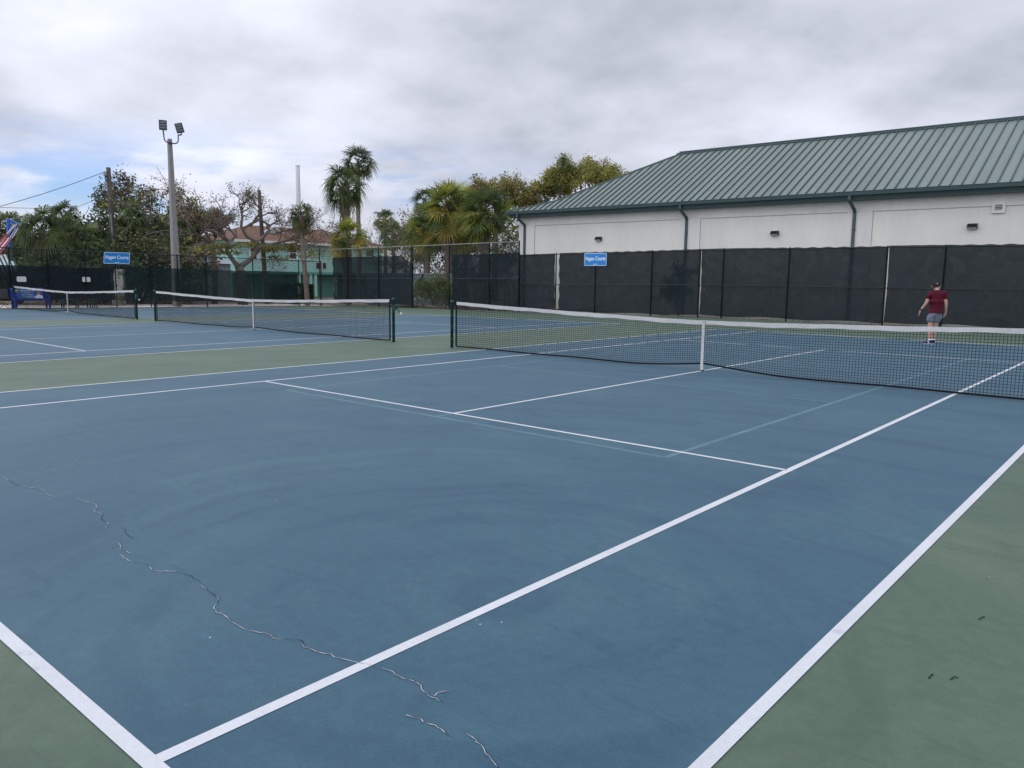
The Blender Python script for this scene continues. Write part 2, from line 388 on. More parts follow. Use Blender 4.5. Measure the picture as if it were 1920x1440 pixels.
# ------------------------------------------------------------------ tennis nets
def tennis_net(c, label, bands, lift, seed):
    rg = random.Random(seed)
    root = thing('tennis_net', (c, NY, gz(c, NY)), label, 'tennis net', 'tennis nets across the courts')
    L = 6.25
    def top(x): return .914 + (1.07 - .914) * (abs(x) / 6.4) ** 1.35
    ph = rg.random() * 6
    def sag(x, z):                                      # slack of the lower net
        return + .018 * math.sin(x * 1.3 + ph) * (1 - z) + .008 * math.sin(x * 4.1 + ph)
    def bot(x): return .035 + lift * max(0, 1 - abs(x) / 1.6) ** 1.5 + .006 * math.sin(2.1 * x + ph)
    def G(x): return gz(c + x, NY)
    nb = MB(); nx = int(2 * L / .047); nz = 20; r = .0035
    # vertical cords
    for i in range(nx + 1):
        x = -L + 2 * L * i / nx; pts = []
        for j in range(6):
            t = j / 5; z = bot(x) + (top(x) - .03 - bot(x)) * t
            pts.append((c + x, NY + sag(x, z), z + G(x)))
        nb.tube(pts, r, 3, False)
    for j in range(1, nz + 1):
        t = j / (nz + 1)
        pts = []
        for i in range(0, 101):
            x = -L + 2 * L * i / 100; z = bot(x) + (top(x) - .03 - bot(x)) * t + .004 * math.sin(x * 5 + j) * (1 - t)
            pts.append((c + x, NY + sag(x, z), z + G(x)))
        nb.tube(pts, r, 3, False)
    nb.build('net_mesh', black_cord, root)
    def strip(name, m, f0, f1, th, x0=-L, x1=L, n=90):
        b = MB(); base = 0
        for i in range(n + 1):
            x = x0 + (x1 - x0) * i / n; a, d = f0(x), f1(x)
            for z, o in ((a, -th), (d, -th), (d, th), (a, th)): b.v.append((c + x, NY + sag(x, z) + o, z + G(x)))
        for i in range(n):
            for q in range(4): b.f.append((4 * i + q, 4 * i + (q + 1) % 4, 4 * i + 4 + (q + 1) % 4, 4 * i + 4 + q)); b.m.append(0)
        b.f += [(0, 1, 2, 3), (4 * n + 3, 4 * n + 2, 4 * n + 1, 4 * n)]; b.m += [0, 0]
        return b.build(name, m, root)
    wob = lambda x: .006 * math.sin(3.1 * x + ph) + .004 * math.sin(9 * x)
    strip('headband', white_band, lambda x: top(x) - .074 + wob(x), lambda x: top(x) + .3 * wob(x), .009)
    strip('bottom_tape', black_cord, lambda x: bot(x) - .015, lambda x: bot(x) + .015, .005)
    for s in (-1, 1):
        b = MB(); b.box((c + s * (L + .012), NY, .54 + G(s * L)), (.022, .007, .50)); b.build('side_tape', black_cord, root)
    g0 = G(0); b = MB(); b.box((c, NY - .016, .46 + g0), (.026, .004, .445)); b.box((c, NY + .020, .46 + g0), (.026, .004, .445)); b.box((c, NY, .911 + g0), (.026, .040, .006))
    for z in (.34, .78): b.box((c, NY - .022, z + g0), (.03, .003, .008))
    b.build('centre_strap', white_band, root)
    b = MB(); b.lathe((c, NY, 0.01 + g0), [(.04, 0), (.04, .012), (.012, .014), (.012, .03)], 10); b.build('strap_anchor', green_metal, root)
    for s in (-1, 1):
        x = c + s * 6.4; g = G(s * 6.4)
        b = MB(); b.lathe((x, NY, g), [(.037, 0), (.037, 1.05), (.043, 1.052), (.043, 1.085), (.02, 1.095)], 14)
        for z in (.2, .48, .75): b.lathe((x, NY, g), [(.039, z - .012), (.044, z - .008), (.044, z + .008), (.039, z + .012)], 14)
        po = b.build('post', green_metal, root, True)
        for z in (.12, .4, .7, .95):                     # ties to the net edge
            b = MB(); b.tube([(x, NY, g + z), (c + s * L, NY, g + z + .02)], .004, 4); b.build('tie', black_cord, root)
        b = MB(); b.tube([(x, NY - .03, g + 1.06), (c + s * L, NY, top(L) + g - .01)], .006, 5); b.build('net_cable', black_cord, root)
        if s > 0:                                       # winder on the right-hand post
            b = MB(); b.box((x + .055, NY - .01, g + .86), (.03, .035, .06))
            b.tube([(x + .08, NY - .01, g + .88), (x + .125, NY - .01, g + .88)], .017, 8); b.build('winder', green_metal, po)
            b = MB(); b.tube([(x + .12, NY - .01, g + .885), (x + .14, NY - .015, g + .88), (x + .26, NY - .03, g + .75), (x + .3, NY - .03, g + .735)], .011, 6); b.build('crank', black_cord, po)
            b = MB(); b.tube([(x + .29, NY - .03, g + .738), (x + .36, NY - .035, g + .715)], [.018, .022], 8); b.build('crank_knob', white_band, po)
    return root
tennis_net(C1, 'closest tennis net, crossing the right half of the picture, its mesh clearly visible', 0, .10, 1)
tennis_net(C2, 'middle tennis net of the three, with winding crank beside the near net post', 0, .05, 2)
tennis_net(C3, 'farthest tennis net, ending in front of the blue advertising bench', 0, .10, 5)

# ------------------------------------------------------------------ fences
def frame(a, b):
    d = (b - a); d.z = 0; L = d.length; d.normalize(); n = V((-d.y, d.x, 0)); return d, n, L
def fence(name, label, A, B, height, posts, mid=None, meshm=None, railm=None, pr=.032):
    A = V(A); B = V(B); d, n, L = frame(A, B)
    root = thing(name, A, label, 'fence')
    top = lambda t: (A + d * t).to_2d().to_3d() + V((0, 0, gz(*(A + d * t).to_2d()) + height))
    for t in posts:
        p = A + d * t; g = gz(p.x, p.y); b = MB()
        b.lathe((p.x, p.y, g - .05), [(pr, 0), (pr, height + .03), (pr * 1.25, height + .035), (pr * 1.25, height + .08), (pr * .5, height + .12)], 10)
        b.build('post', fence_metal, root, True)
    ts = [L * i / 12 for i in range(13)]
    b = MB(); b.tube([top(t) for t in ts], .024, 8); b.build('top_rail', railm or fence_metal, root, True)
    if mid:
        b = MB(); b.tube([top(t) - V((0, 0, height - mid)) for t in ts], .02, 8); b.build('middle_rail', fence_metal, root, True)
    # woven mesh hangs just behind the posts; local x runs along the fence
    me = MB(); k = 24
    for i in range(k + 1):
        t = L * i / k; p = A + d * t; g = gz(p.x, p.y); me.v += [(t, .03, g + .03 - A.z), (t, .03, g + height - .02 - A.z)]
    for i in range(k): me.f.append((2 * i, 2 * i + 2, 2 * i + 3, 2 * i + 1)); me.m.append(0)
    m_ = bpy.data.meshes.new('wire_mesh'); m_.from_pydata(me.v, [], me.f); m_.materials.append(meshm or link_dark)
    o = bpy.data.objects.new('wire_mesh', m_); COL.objects.link(o); o.parent = root
    o.rotation_euler = (0, 0, math.atan2(d.y, d.x))
    return root
def windscreen(label, A, B, z0, z1, m, seed, off=.09, torn=None, edge=.05, z0b=None, z1b=None, pull=(.03, .03)):
    """laced cloth between two points along a fence, heights above the ground; ripples, scalloped top, ragged ends"""
    A = V(A); B = V(B); d, n, L = frame(A, B); rg = random.Random(seed)
    p1, p2, p3 = (rg.random() * 6 for _ in range(3))
    z0b = z0 if z0b is None else z0b; z1b = z1 if z1b is None else z1b
    nx = max(8, int(L / .12)); nz = 16; b = MB()
    for i in range(nx + 1):
        t = L * i / nx; s = i / nx
        sc = .5 - .5 * math.cos(2 * math.pi * t / .62 + p1)
        zt = z1 + (z1b - z1) * s - edge * .7 * sc * (.5 + .5 * math.sin(t * .7 + p2)); zb = z0 + (z0b - z0) * s + edge * .5 * math.sin(t * 1.9 + p3)
        if torn and t > L - torn[0]: zt -= torn[1] * ((t - L + torn[0]) / torn[0]) ** .8
        for j in range(nz + 1):
            q = j / nz; z = zb + (zt - zb) * q
            e = 1 - min(1, min(t, L - t) / .9)                      # pulls at the laced ends
            r = .022 * math.sin(t * 2.3 + p1 + z) + .018 * math.sin(t * 6.1 + 2.5 * z + p2) + .05 * e * math.sin(z * 5 + 4 * e * (z - 1.5) + p3) * .6 + .012 * math.sin(9 * z - 3 * t)
            bow = (pull[0] if t < L / 2 else pull[1]) * math.sin(math.pi * q) * math.exp(-min(t, L - t) / .18)
            tt = t + bow * (1 if t < L / 2 else -1)
            p = A + d * tt + n * (off + r); b.v.append((p.x, p.y, gz(p.x, p.y) + z))
    for i in range(nx):
        for j in range(nz):
            a = i * (nz + 1) + j; b.f.append((a, a + nz + 1, a + nz + 2, a + 1)); b.m.append(0)
    return b.build('windscreen', m, None, True, label=label, cat='windscreen', group='windscreens laced to the court fences')

FY = 31.0
XR = {px: atY(px, 487, FY).x for px in (1043, 1117, 1223, 1313, 1357, 1480, 1663, 1772)}
xe = 9.0
fr_posts = [-20.4, XR[1043], XR[1117], XR[1223], XR[1313], XR[1357], XR[1480], XR[1663], XR[1772], 2.9, 5.9, 8.9]
fence('chain_link_fence', 'low dark fence between the far end of the courts and the cream hall', (-20.4, FY, gz(-20.4, FY)), (xe, FY, 0), 2.98, [x + 20.4 for x in fr_posts], 1.45)
BL = V((-38.0, FY, gz(-38, FY))); BR = V((-20.4, FY - .02, gz(-20.4, FY)))
fence('chain_link_fence', 'tall chain link fence with pale top rail in front of the palms', BL, BR, 3.68, [0, 3.0, 6.1, 9.2, 12.35, 15.45, 17.6 - .03], 1.75, None, rail_metal)
LA = V((-36.2, 8.6, gz(-36.2, 8.6))); LB = V((-37.3, 30.6, gz(-37.3, 30.6)))
LL = (LB - LA).length
# left fence: walk it from the far corner so that its outside is the side behind the posts
dl = (LB - LA); dl.z = 0; dl.normalize()
def lf(px, py=505):                                  # distance along the left fence of a photo column
    r = ray(px, py); a = CAM_P
    den_ = r.x * dl.y - r.y * dl.x
    k = ((LA.x - a.x) * dl.y - (LA.y - a.y) * dl.x) / den_
    p = a + r * k; return (p - LA).dot(dl)
lposts = [.2, lf(18), lf(90), lf(160), lf(216), lf(281), lf(336) - .1, lf(386), lf(474), lf(560), LL]
fence('chain_link_fence', 'long side fence behind the bench, carrying the parallelogram blue sign', LA, LB, 2.87, lposts, None)
def LP(t): return LA + dl * t
# on the left fence the outside is n = (-dy, dx) which points to -x: behind the posts as seen from the courts
windscreen('black windscreen on the left fence behind the bench, with pale plates showing', LP(.2), LP(lf(215)), .36, 2.05, screen_black, 11)
windscreen('thin green windscreen with the concrete lamp pole showing through it', LP(lf(230)), LP(lf(474)), .34, 2.14, screen_green, 12, z0b=.24)
windscreen('green windscreen in front of the bare tree and the mint house', LP(lf(474) + .03), LP(lf(560)), .22, 2.15, screen_green, 13, z0b=.05)
def bx(px): return atY(px, 500, FY).x
def BP(x): return V((x, FY, 0))
windscreen('dark green windscreen with a torn top corner beside the open mesh', BP(bx(622)), BP(bx(773)), .26, 3.16, screen_mid, 14, torn=(1.0, .62), z0b=.2)
windscreen('dark windscreen just left of the hall corner with ragged bright holes', BP(bx(845)), BP(bx(972)), .22, 3.12, screen_black, 15)
windscreen('short wrinkled black windscreen across the corner of the cream hall', BP(bx(973)), BP(bx(1039.5)), .12, 3.02, screen_black, 16, pull=(0, .035))
windscreen('wide black windscreen behind the rectangular blue sign', BP(bx(1046.5)), BP(bx(1312)), .10, 3.04, screen_black, 17, pull=(.03, .015))
windscreen('wide black windscreen right of the one with a sign', BP(bx(1313.3)), BP(bx(1662.3)), .11, 3.04, screen_black, 18, pull=(.01, .035))
windscreen('wide black windscreen behind the person in the maroon shirt', BP(bx(1663.5)), BP(8.5), .14, 3.05, screen_black, 19)

# ------------------------------------------------------------------ signs
sign_blue = mat('blue sign enamel', (0.012, 0.20, 0.52), .4, .4, var=((5, .93, 1.05, 3),))
sign_white = mat('white vinyl lettering', (0.80, 0.84, 0.88), .5, .3)
def text_mesh(s, size, m, name, parent, origin, ex, ey, ez, sx=1.0, wmax=None):
    cu = bpy.data.curves.new('t', 'FONT'); cu.body = s; cu.size = size; cu.align_x = 'CENTER'; cu.align_y = 'CENTER'; cu.extrude = .002; cu.resolution_u = 3; cu.offset = size * .012
    o = bpy.data.objects.new('t', cu); COL.objects.link(o); bpy.context.view_layer.update()
    me = bpy.data.meshes.new_from_object(o.evaluated_get(bpy.context.evaluated_depsgraph_get())); bpy.data.objects.remove(o)
    xs = [v.co.x for v in me.vertices]; k = (wmax / (max(xs) - min(xs))) if wmax else sx
    q = V((0, 0, 0)); p = parent
    while p is not None: q += p.location; p = p.parent
    for v in me.vertices: v.co = V(origin) + ex * (v.co.x * k) + ey * v.co.y + ez * v.co.z - q
    me.materials.clear(); me.materials.append(m); me.name = name
    r = bpy.data.objects.new(name, me); COL.objects.link(r); r.parent = parent; return r
def court_sign(c, ex, W, H, shear, label):
    ez = V((0, 0, 1)); nrm = ex.cross(ez); c = V(c)              # nrm looks to the courts
    ey = (ez + ex * shear)
    root = thing('court_sign', c, label, 'sign', 'blue court name signs on the fences')
    def rr(w, h, r, off):
        pts = []
        for sx, sy, a0 in ((1, 1, 0), (-1, 1, 90), (-1, -1, 180), (1, -1, 270)):
            for k in range(5):
                a = R_(a0 + 22.5 * k); pts.append(c + ex * (sx * (w / 2 - r) + r * math.cos(a)) + ey * (sy * (h / 2 - r) + r * math.sin(a)) + nrm * off)
        return pts
    b = MB(); b.prism(rr(W, H, .05, 0), nrm * .012); b.build('panel', sign_blue, root)
    o_, i_ = rr(W - .02, H - .02, .045, .0145), rr(W - .055, H - .055, .03, .0145)
    b = MB(); k = len(o_)
    for i in range(k): b.face(o_[i], o_[(i + 1) % k], i_[(i + 1) % k], i_[i])
    b.build('border', sign_white, root)
    text_mesh('Hagen Courts', H * .42, sign_white, 'lettering', root, c + ey * (H * .06) + nrm * .015, ex, ey, nrm, wmax=W * .88)
    b = MB()                                              # the little swoosh below
    y0 = -H * .36; xs = [(-.09, 0), (.0, .004), (.05, .012), (.10, .045), (.07, -.012), (.0, -.026), (-.09, -.02)]
    b.face(*[c + ex * (x * W) + ey * (y0 + z * H * 1.2) + nrm * .0165 for x, z in xs]); b.build('emblem', sign_white, root)
    for s in (-1, 1): b = MB(); b.box(c + ex * (s * W * .3) - nrm * .012 + V((0, 0, H * .3)), (.012, .012, .02)); b.build('bracket', rail_metal, root)
    return root
pc = atY(1116.5, 486.5, FY - .06)
court_sign(pc, V((1, 0, 0)), atY(1138, 486, FY).x - atY(1096, 486, FY).x, .62, 0, 'rectangular blue sign at the top of the black windscreen by the hall')
pl = LP(lf(218, 484)); nl = V((dl.y, -dl.x, 0))
z_s = (CAM_P + ray(218, 484) * ((pl - CAM_P).dot(V((CF.x, CF.y, 0))) / ray(218, 484).dot(V((CF.x, CF.y, 0))))).z
court_sign(V((pl.x, pl.y, z_s)) + nl * .06, dl, lf(242.5, 484) - lf(193.5, 484), .60, .10, 'leaning blue sign on the left fence in front of the utility pole')

# pale plates on the black windscreen
plate = mat('pale plate', (0.62, 0.62, 0.60), .6, .3, var=((20, .8, 1.05, 4),))
for px, py, w_, h_, lab in ((40.5, 523.5, .42, .26, 'pale rounded plate on the black windscreen, near the awning'), (162, 524, .40, .25, 'pale rounded plate split by a fence post, right of the middle of the windscreen')):
    p = LP(lf(px, py)); k = (p - CAM_P).dot(V((CF.x, CF.y, 0))) / ray(px, py).dot(V((CF.x, CF.y, 0))); z = (CAM_P + ray(px, py) * k).z
    c = V((p.x, p.y, z)) - nl * .02; pts = []
    for sx, sy, a0 in ((1, 1, 0), (-1, 1, 90), (-1, -1, 180), (1, -1, 270)):
        for q in range(4): a = R_(a0 + 30 * q); pts.append(c + dl * (sx * (w_ / 2 - .06) + .06 * math.cos(a)) + V((0, 0, sy * (h_ / 2 - .06) + .06 * math.sin(a))))
    b = MB(); b.prism(pts, nl * .012); b.build('plate', plate, None, label=lab, cat='plate', group='pale plates on the black windscreen')

# ------------------------------------------------------------------ the cream hall with the green metal roof
cream = mat('cream stucco', (0.725, 0.705, 0.63), .85, .2, var=((.8, .93, 1.04, 6), (5, .97, 1.02, 4)), bump=(60, .25, .004), stretch=(1, 1, .25))
stucco = mat('white stucco', (0.715, 0.695, 0.645), .85, .2, var=((.9, .92, 1.04, 6), (5, .97, 1.02, 4)), bump=(60, .25, .004), stretch=(1, 1, .25))
roof_green = mat('green metal roofing', (0.120, 0.156, 0.144), .45, .42, var=((1.0, .86, 1.10, 4), (6, .94, 1.06, 4)), stretch=(1.6, .12, .12))
seam_green = mat('shaded seam paint', (0.055, 0.078, 0.076), .45, .4)  # roof paint darkened to stand for shade on the seam sides
trim_green = mat('dark green trim paint', (0.045, 0.080, 0.080), .4, .4, var=((1.5, .9, 1.1, 4),))
fixture = mat('bronze fixture', (0.018, 0.016, 0.015), .4, .4)
lens = mat('lamp lens', (0.42, 0.44, 0.45), .2, .5)
slat_m = mat('vent slot', (0.01, 0.01, 0.012), .8, .2)
HY = 34.6; HX0 = atY(974, 440, HY).x; HX1 = 16.0
EY, EZ = 34.0, 5.46; RY, RZ = 40.0, 8.79; PITCH = (RZ - EZ) / (RY - EY)
hall = thing('recreation_hall', (HX0, HY, 0), 'long cream hall with a green standing seam metal roof behind the fence', 'building')
b = MB(); b.box(((HX0 + HX1) / 2, (HY + .012 + 45.4) / 2, 2.55), ((HX1 - HX0) / 2, (45.4 - HY - .012) / 2, 2.62)); b.build('wall', cream, hall)
zb = atY(1280, 411, HY).z                               # underside of the white band
b = MB()
edges = [(HX0 - .02, atY(1002, 470, HY).x), (atY(1275, 440, HY).x, atY(1312, 450, HY).x), (atY(1587, 430, HY).x, atY(1634, 440, HY).x), (3.55, 4.4), (11.2, 12)]
for x0, x1 in edges: b.box(((x0 + x1) / 2, HY + .02, zb / 2 - .02), ((x1 - x0) / 2, .045, zb / 2 + .02))
b.box(((HX0 + HX1) / 2, HY + .022, (zb + 5.17) / 2 + .002), ((HX1 - HX0) / 2 + .02, .047, (5.17 - zb) / 2))
b.build('pilaster', stucco, hall)
# reveal joints
b = MB()
for x in (edges[0][1], edges[1][1], edges[2][1]): b.box((x + .008, HY + .03, zb / 2), (.006, .052, zb / 2 - .01))
for x0, x1 in ((edges[0][1], edges[1][0]), (edges[1][1], edges[2][0]), (edges[2][1], edges[3][0])): b.box(((x0 + x1) / 2, HY + .03, zb - .008), ((x1 - x0) / 2 - .02, .052, .005))
b.build('reveal_joint', mat('grey joint sealant', (.42, .42, .39), .9, .1), hall)
P2 = V((-21.2, 34.97, EZ + PITCH * .97)); RS = V((-16.05, RY, RZ)); EC = V((-24.0, EY, EZ)); RX1 = 18.0
rb = MB(); th = V((0, 0, -.06))
P2b = V((P2.x, 2 * RY - P2.y, P2.z)); ECb = V((EC.x, 2 * RY - EC.y, EZ))
rb.face(EC, V((RX1, EY, EZ)), V((RX1, RY, RZ)), RS, P2)
rb.face(ECb, P2b, RS, V((RX1, RY, RZ)), V((RX1, 2 * RY - EY, EZ)))
rb.face(EC, P2, P2b, ECb); rb.face(P2, RS, P2b)
up = V((0, PITCH, 1)).normalized() if False else V((0, -PITCH, 1)).normalized()
def rooftop(x):                                         # where the seam at x ends
    if x < P2.x: s = (x - EC.x) / (P2.x - EC.x) * (P2.y - EY)
    elif x < RS.x: s = P2.y - EY + (x - P2.x) / (RS.x - P2.x) * (RY - P2.y)
    else: s = RY - EY
    return s
x = EC.x + .4; sl_ = V((0, 1, PITCH)).normalized()
while x < RX1:
    s = rooftop(x)
    if s > .15:
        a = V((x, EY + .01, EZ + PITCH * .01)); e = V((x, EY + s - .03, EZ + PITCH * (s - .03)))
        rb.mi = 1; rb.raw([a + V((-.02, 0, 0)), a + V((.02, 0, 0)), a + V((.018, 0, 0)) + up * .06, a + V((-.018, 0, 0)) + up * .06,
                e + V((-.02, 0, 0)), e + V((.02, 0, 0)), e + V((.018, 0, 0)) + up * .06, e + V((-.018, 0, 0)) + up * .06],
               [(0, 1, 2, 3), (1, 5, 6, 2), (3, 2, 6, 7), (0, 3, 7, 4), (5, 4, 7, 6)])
    x += .405
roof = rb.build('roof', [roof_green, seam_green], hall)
b = MB(); b.bar(RS + V((-.25, 0, .0)), V((RX1, RY, RZ)) , .26, .08); b.bar(V((RS.x - .1, RY, RZ + .085)), V((RX1, RY, RZ + .085)), .2, .05); b.build('ridge_cap', trim_green, roof)
b = MB(); b.bar(P2 + V((0, 0, .03)), RS + V((0, 0, .03)), .16, .05); b.bar(EC + V((0, 0, .02)), P2 + V((0, 0, .03)), .12, .04); b.build('hip_cap', roof_green, roof)
b = MB()                                                # box gutter with a rolled lip
gp = [(-.13, -.16), (-.15, -.02), (-.165, .0), (-.15, .012), (-.12, .0), (0.0, -.01), (0.0, -.16)]
b.prism([(EC.x - .02, EY + y, EZ - .01 + z) for y, z in gp], (RX1 - EC.x, 0, 0)); b.build('gutter', trim_green, hall)
b = MB(); b.prism([(EC.x + .15, EY + .02, EZ - .175), (EC.x + .15, EY + .02, EZ - .02), (EC.x + .15, HY + .02, EZ + .22), (EC.x + .15, HY + .02, EZ - .34), (EC.x + .15, EY + .06, EZ - .34)], (RX1 - EC.x - .2, 0, 0)); b.build('fascia', trim_green, hall)
b = MB(); b.box((EC.x + .06, RY, EZ - .10), (.05, RY - EY - .08, .10)); b.box(((EC.x + HX0) / 2 + .1, RY + .3, EZ - .26), ((HX0 - EC.x) / 2 - .1, RY - EY - .4, .03)); b.build('eave_soffit', trim_green, hall)
for px, py in ((985, 440), (1288, 430), (1602, 420)):
    x = atY(px, py, HY).x
    b = MB()
    pts = [(x - .06, EY - .07, EZ - .15), (x - .06, EY - .07, EZ - .33), (x - .04, EY + .02, EZ - .46), (x, HY - .15, EZ - .72), (x, HY - .07, EZ - .85), (x, HY - .07, 0)]
    pts = [(q[0], q[1], q[2]) for q in pts]
    for a, e in zip(pts, pts[1:]):
        a_, e_ = V(a), V(e); dd = (e_ - a_).normalized() * .03
        b.bar(a_ - dd * .6, e_ + dd * .6, .12, .085, V((0, -1, 0.01)))
    ds = b.build('downspout', trim_green, hall)
    for z in (3.9, 1.6): b = MB(); b.box((x, HY - .045, z), (.085, .03, .02)); b.build('strap', trim_green, ds)
for px, py in ((1122.5, 447.5), (1453, 437), (1823.5, 424)):
    c = atY(px, py, HY - .05); c.y = HY + .05
    b = MB(); W2 = .17
    b.prism([(c.x - W2, HY + .05, c.z - .10), (c.x - W2, HY + .05, c.z + .11), (c.x - W2, HY - .10, c.z + .10), (c.x - W2, HY - .21, c.z - .02), (c.x - W2, HY - .21, c.z - .06), (c.x - W2, HY - .05, c.z - .12)], (2 * W2, 0, 0))
    b.box((c.x, HY - .165, c.z + .045), (W2 * .55, .006, .03), Matrix.Rotation(R_(-48), 3, 'X'))
    wl = b.build('wall_light', fixture, hall)
    b = MB(); b.prism([(c.x - W2 + .02, HY - .207, c.z - .065), (c.x - W2 + .02, HY - .05, c.z - .124), (c.x - W2 + .02, HY - .05, c.z - .135), (c.x - W2 + .02, HY - .2, c.z - .085)], (2 * W2 - .04, 0, 0)); b.build('lens', lens, wl)
c = atY(1873, 389, HY - .02)
b = MB(); w2, h2 = .22, .21
for sx, sz, hx, hz in ((-1, 0, .045, h2), (1, 0, .045, h2), (0, 1, w2 - .09, .05), (0, -1, w2 - .09, .05)): b.box((c.x + sx * (w2 - .045), HY - .055, c.z + sz * (h2 - .05)), (hx, .028, hz))
vt = b.build('vent', stucco, hall)
b = MB(); b.box((c.x, HY - .032, c.z), (w2 - .09, .004, h2 - .1)); b.build('vent_opening', slat_m, vt)
b = MB()
for k in range(4): b.box((c.x, HY - .05, c.z - .085 + .057 * k), (w2 - .092, .014, .010))
b.build('slat', stucco, vt)

# ------------------------------------------------------------------ lamp pole
conc_pole = mat('grey concrete pole', (0.255, 0.245, 0.235), .85, .2, var=((1.2, .85, 1.1, 5), (14, .85, 1.1, 5)), stretch=(1, 1, .3))
grey_arm = mat('dark grey steel', (0.05, 0.055, 0.062), .45, .4)
led = mat('led window', (0.20, 0.235, 0.245), .2, .5)
PX = -37.25
pb = atX(333, 577, PX); pt = atX(318, 262, PX); PY = pb.y
lamp = thing('floodlight_pole', (PX, PY, gz(PX, PY)), 'tall grey concrete floodlight pole with two lamp heads', 'light pole')
gg = gz(PX, PY); ptop = V((PX, pt.y, pt.z))
def sqpole(a, e, wa, we, ch=.25):
    b = MB(); vs_ = []
    for p, w_ in ((a, wa), (e, we), (e + V((0, 0, .05)), we * .75)):
        for sx, sy in ((1, 1 - ch), (1 - ch, 1), (-1 + ch, 1), (-1, 1 - ch), (-1, -1 + ch), (-1 + ch, -1), (1 - ch, -1), (1, -1 + ch)):
            vs_.append(p + V((sx * w_ / 2, sy * w_ / 2, 0)))
    fs = [(8 * i + j, 8 * i + (j + 1) % 8, 8 * i + 8 + (j + 1) % 8, 8 * i + 8 + j) for i in range(2) for j in range(8)] + [tuple(range(16, 24))]
    b.raw(vs_, fs); return b
sqpole(V((PX, PY, gg)), ptop, .42, .20, .14).build('pole', conc_pole, lamp)
# u-shaped arm
arm_c = ptop - V((0, 0, .22)); nl3 = V((.13, 0, 0)); ad = V((-.25, .968, 0))   # arm runs across the view
hl = V((PX + .13, *atX(307, 251, PX + .13).yz)); hr = V((PX + .13, *atX(334, 252, PX + .13).yz))
cb = V((PX + .13, ptop.y, atX(318, 268, PX + .13).z))
b = MB(); arc = []
lo = cb.z
for k in range(17):
    t = -1 + 2 * k / 16; y = (hl.y + hr.y) / 2 + (hr.y - hl.y) / 2 * (math.sin(t * math.pi / 2)); z = lo + (hl.z - lo - .1) * (abs(t) ** 3.2)
    arc.append(V((PX + .13, y, z)))
arc = [V((PX + .13, hl.y, hl.z))] + arc + [V((PX + .13, hr.y, hr.z))]
b.tube(arc, .034, 8); ar = b.build('arm', grey_arm, lamp, True)
b = MB(); b.box((PX + .06, ptop.y, lo), (.07, .08, .05)); b.build('bracket', grey_arm, lamp)
for (px, py), tilt in (((305.5, 234.5), -2), ((336.5, 240), 13)):
    c = atX(px, py, PX + .15); b = MB()
    rot = Matrix.Rotation(R_(-42), 3, 'Z').to_3x3() @ Matrix.Rotation(R_(-tilt), 3, 'Y') if False else None
    # head faces the courts and looks down a little
    fw = V((.80, -.52, -.30)).normalized(); sd = fw.cross(V((0, 0, 1))).normalized(); upv = sd.cross(fw)
    a = R_(tilt); sd, upv = sd * math.cos(a) - upv * math.sin(a), upv * math.cos(a) + sd * math.sin(a)
    RM = Matrix((sd, fw, upv)).transposed()
    b.box(c, (.20, .05, .265), RM)
    for k in range(7): b.box(c - fw * .08 + sd * (-.16 + .053 * k), (.008, .04, .22), RM)
    b.tube([c - upv * .26 - fw * .02, c - upv * .36, (hl if px < 320 else hr) - V((0, 0, .05))], .04, 8)
    fl = b.build('floodlight', grey_arm, lamp)
    b = MB()
    for k in range(3): b.box(c + fw * .052 + upv * (-.12 + .145 * k), (.155, .006, .048), RM)
    b.build('led_panel', led, fl)

# ------------------------------------------------------------------ utility poles and cables
wood = mat('weathered pole wood', (0.095, 0.080, 0.073), .9, .15, var=((2, .75, 1.2, 5), (18, .8, 1.15, 5)), stretch=(1, 1, .15))
wire_m = mat('black cable', (0.02, 0.02, 0.024), .6, .2)
UX = -45.0
a, e = atX(219, 560, UX), atX(203, 314, UX)
up_ = thing('utility_pole', (UX, a.y, gz(UX, a.y)), 'wooden utility pole with brackets and insulators behind the leaning blue sign', 'utility pole')
b = MB(); b.tube([V((UX, a.y, -.5)), a.lerp(e, .5), e], [.19, .165, .13], 10); b.build('pole', wood, up_, True)
b = MB()
for (x0, y0), (x1, y1) in (((203, 322), (195, 324)), ((202, 331), (197, 329)), ((197, 329), (199, 338)), ((199, 338), (203, 337))): b.tube([atX(x0, y0, UX + .1), atX(x1, y1, UX + .1)], .035, 5)
b.build('bracket', grey_arm, up_)
for px, py in ((195.5, 325), (197, 344)):
    b = MB(); q = atX(px, py, UX + .1); b.lathe(q - V((0, 0, .15)), [(.03, 0), (.075, .03), (.05, .08), (.075, .13), (.05, .18), (.075, .23), (.03, .3)], 8)
    b.build('insulator', mat('grey porcelain', (.3, .31, .33), .3, .5), up_, True)
b = MB(); b.tube([atX(207.5, 400, UX + .16), atX(217, 520, UX + .16)], .05, 6); b.build('conduit', rail_metal, up_)
UX2 = -42.0
a, e = atX(500, 565, UX2), atX(485.5, 356, UX2)
b = MB(); b.tube([V((UX2, a.y, -.5)), a.lerp(e, .5), e], [.16, .145, .115], 10)
b.build('utility_pole', wood, None, True, label='bare weathered pole standing through the branches of the leafless tree', cat='utility pole')
mono = mat('white monopole paint', (0.62, 0.63, 0.65), .5, .3)
e = atX(558, 310, -75); b = MB(); b.lathe((-75, e.y, -1), [(.34, 0), (.24, e.z + .8), (.2, e.z + 1)], 12); b.lathe((-75, e.y, e.z), [(.26, -.1), (.26, 0), (.1, .05)], 12)
b.build('monopole', mono, None, True, label='plain white slender mast rising far behind the mint house', cat='mast')
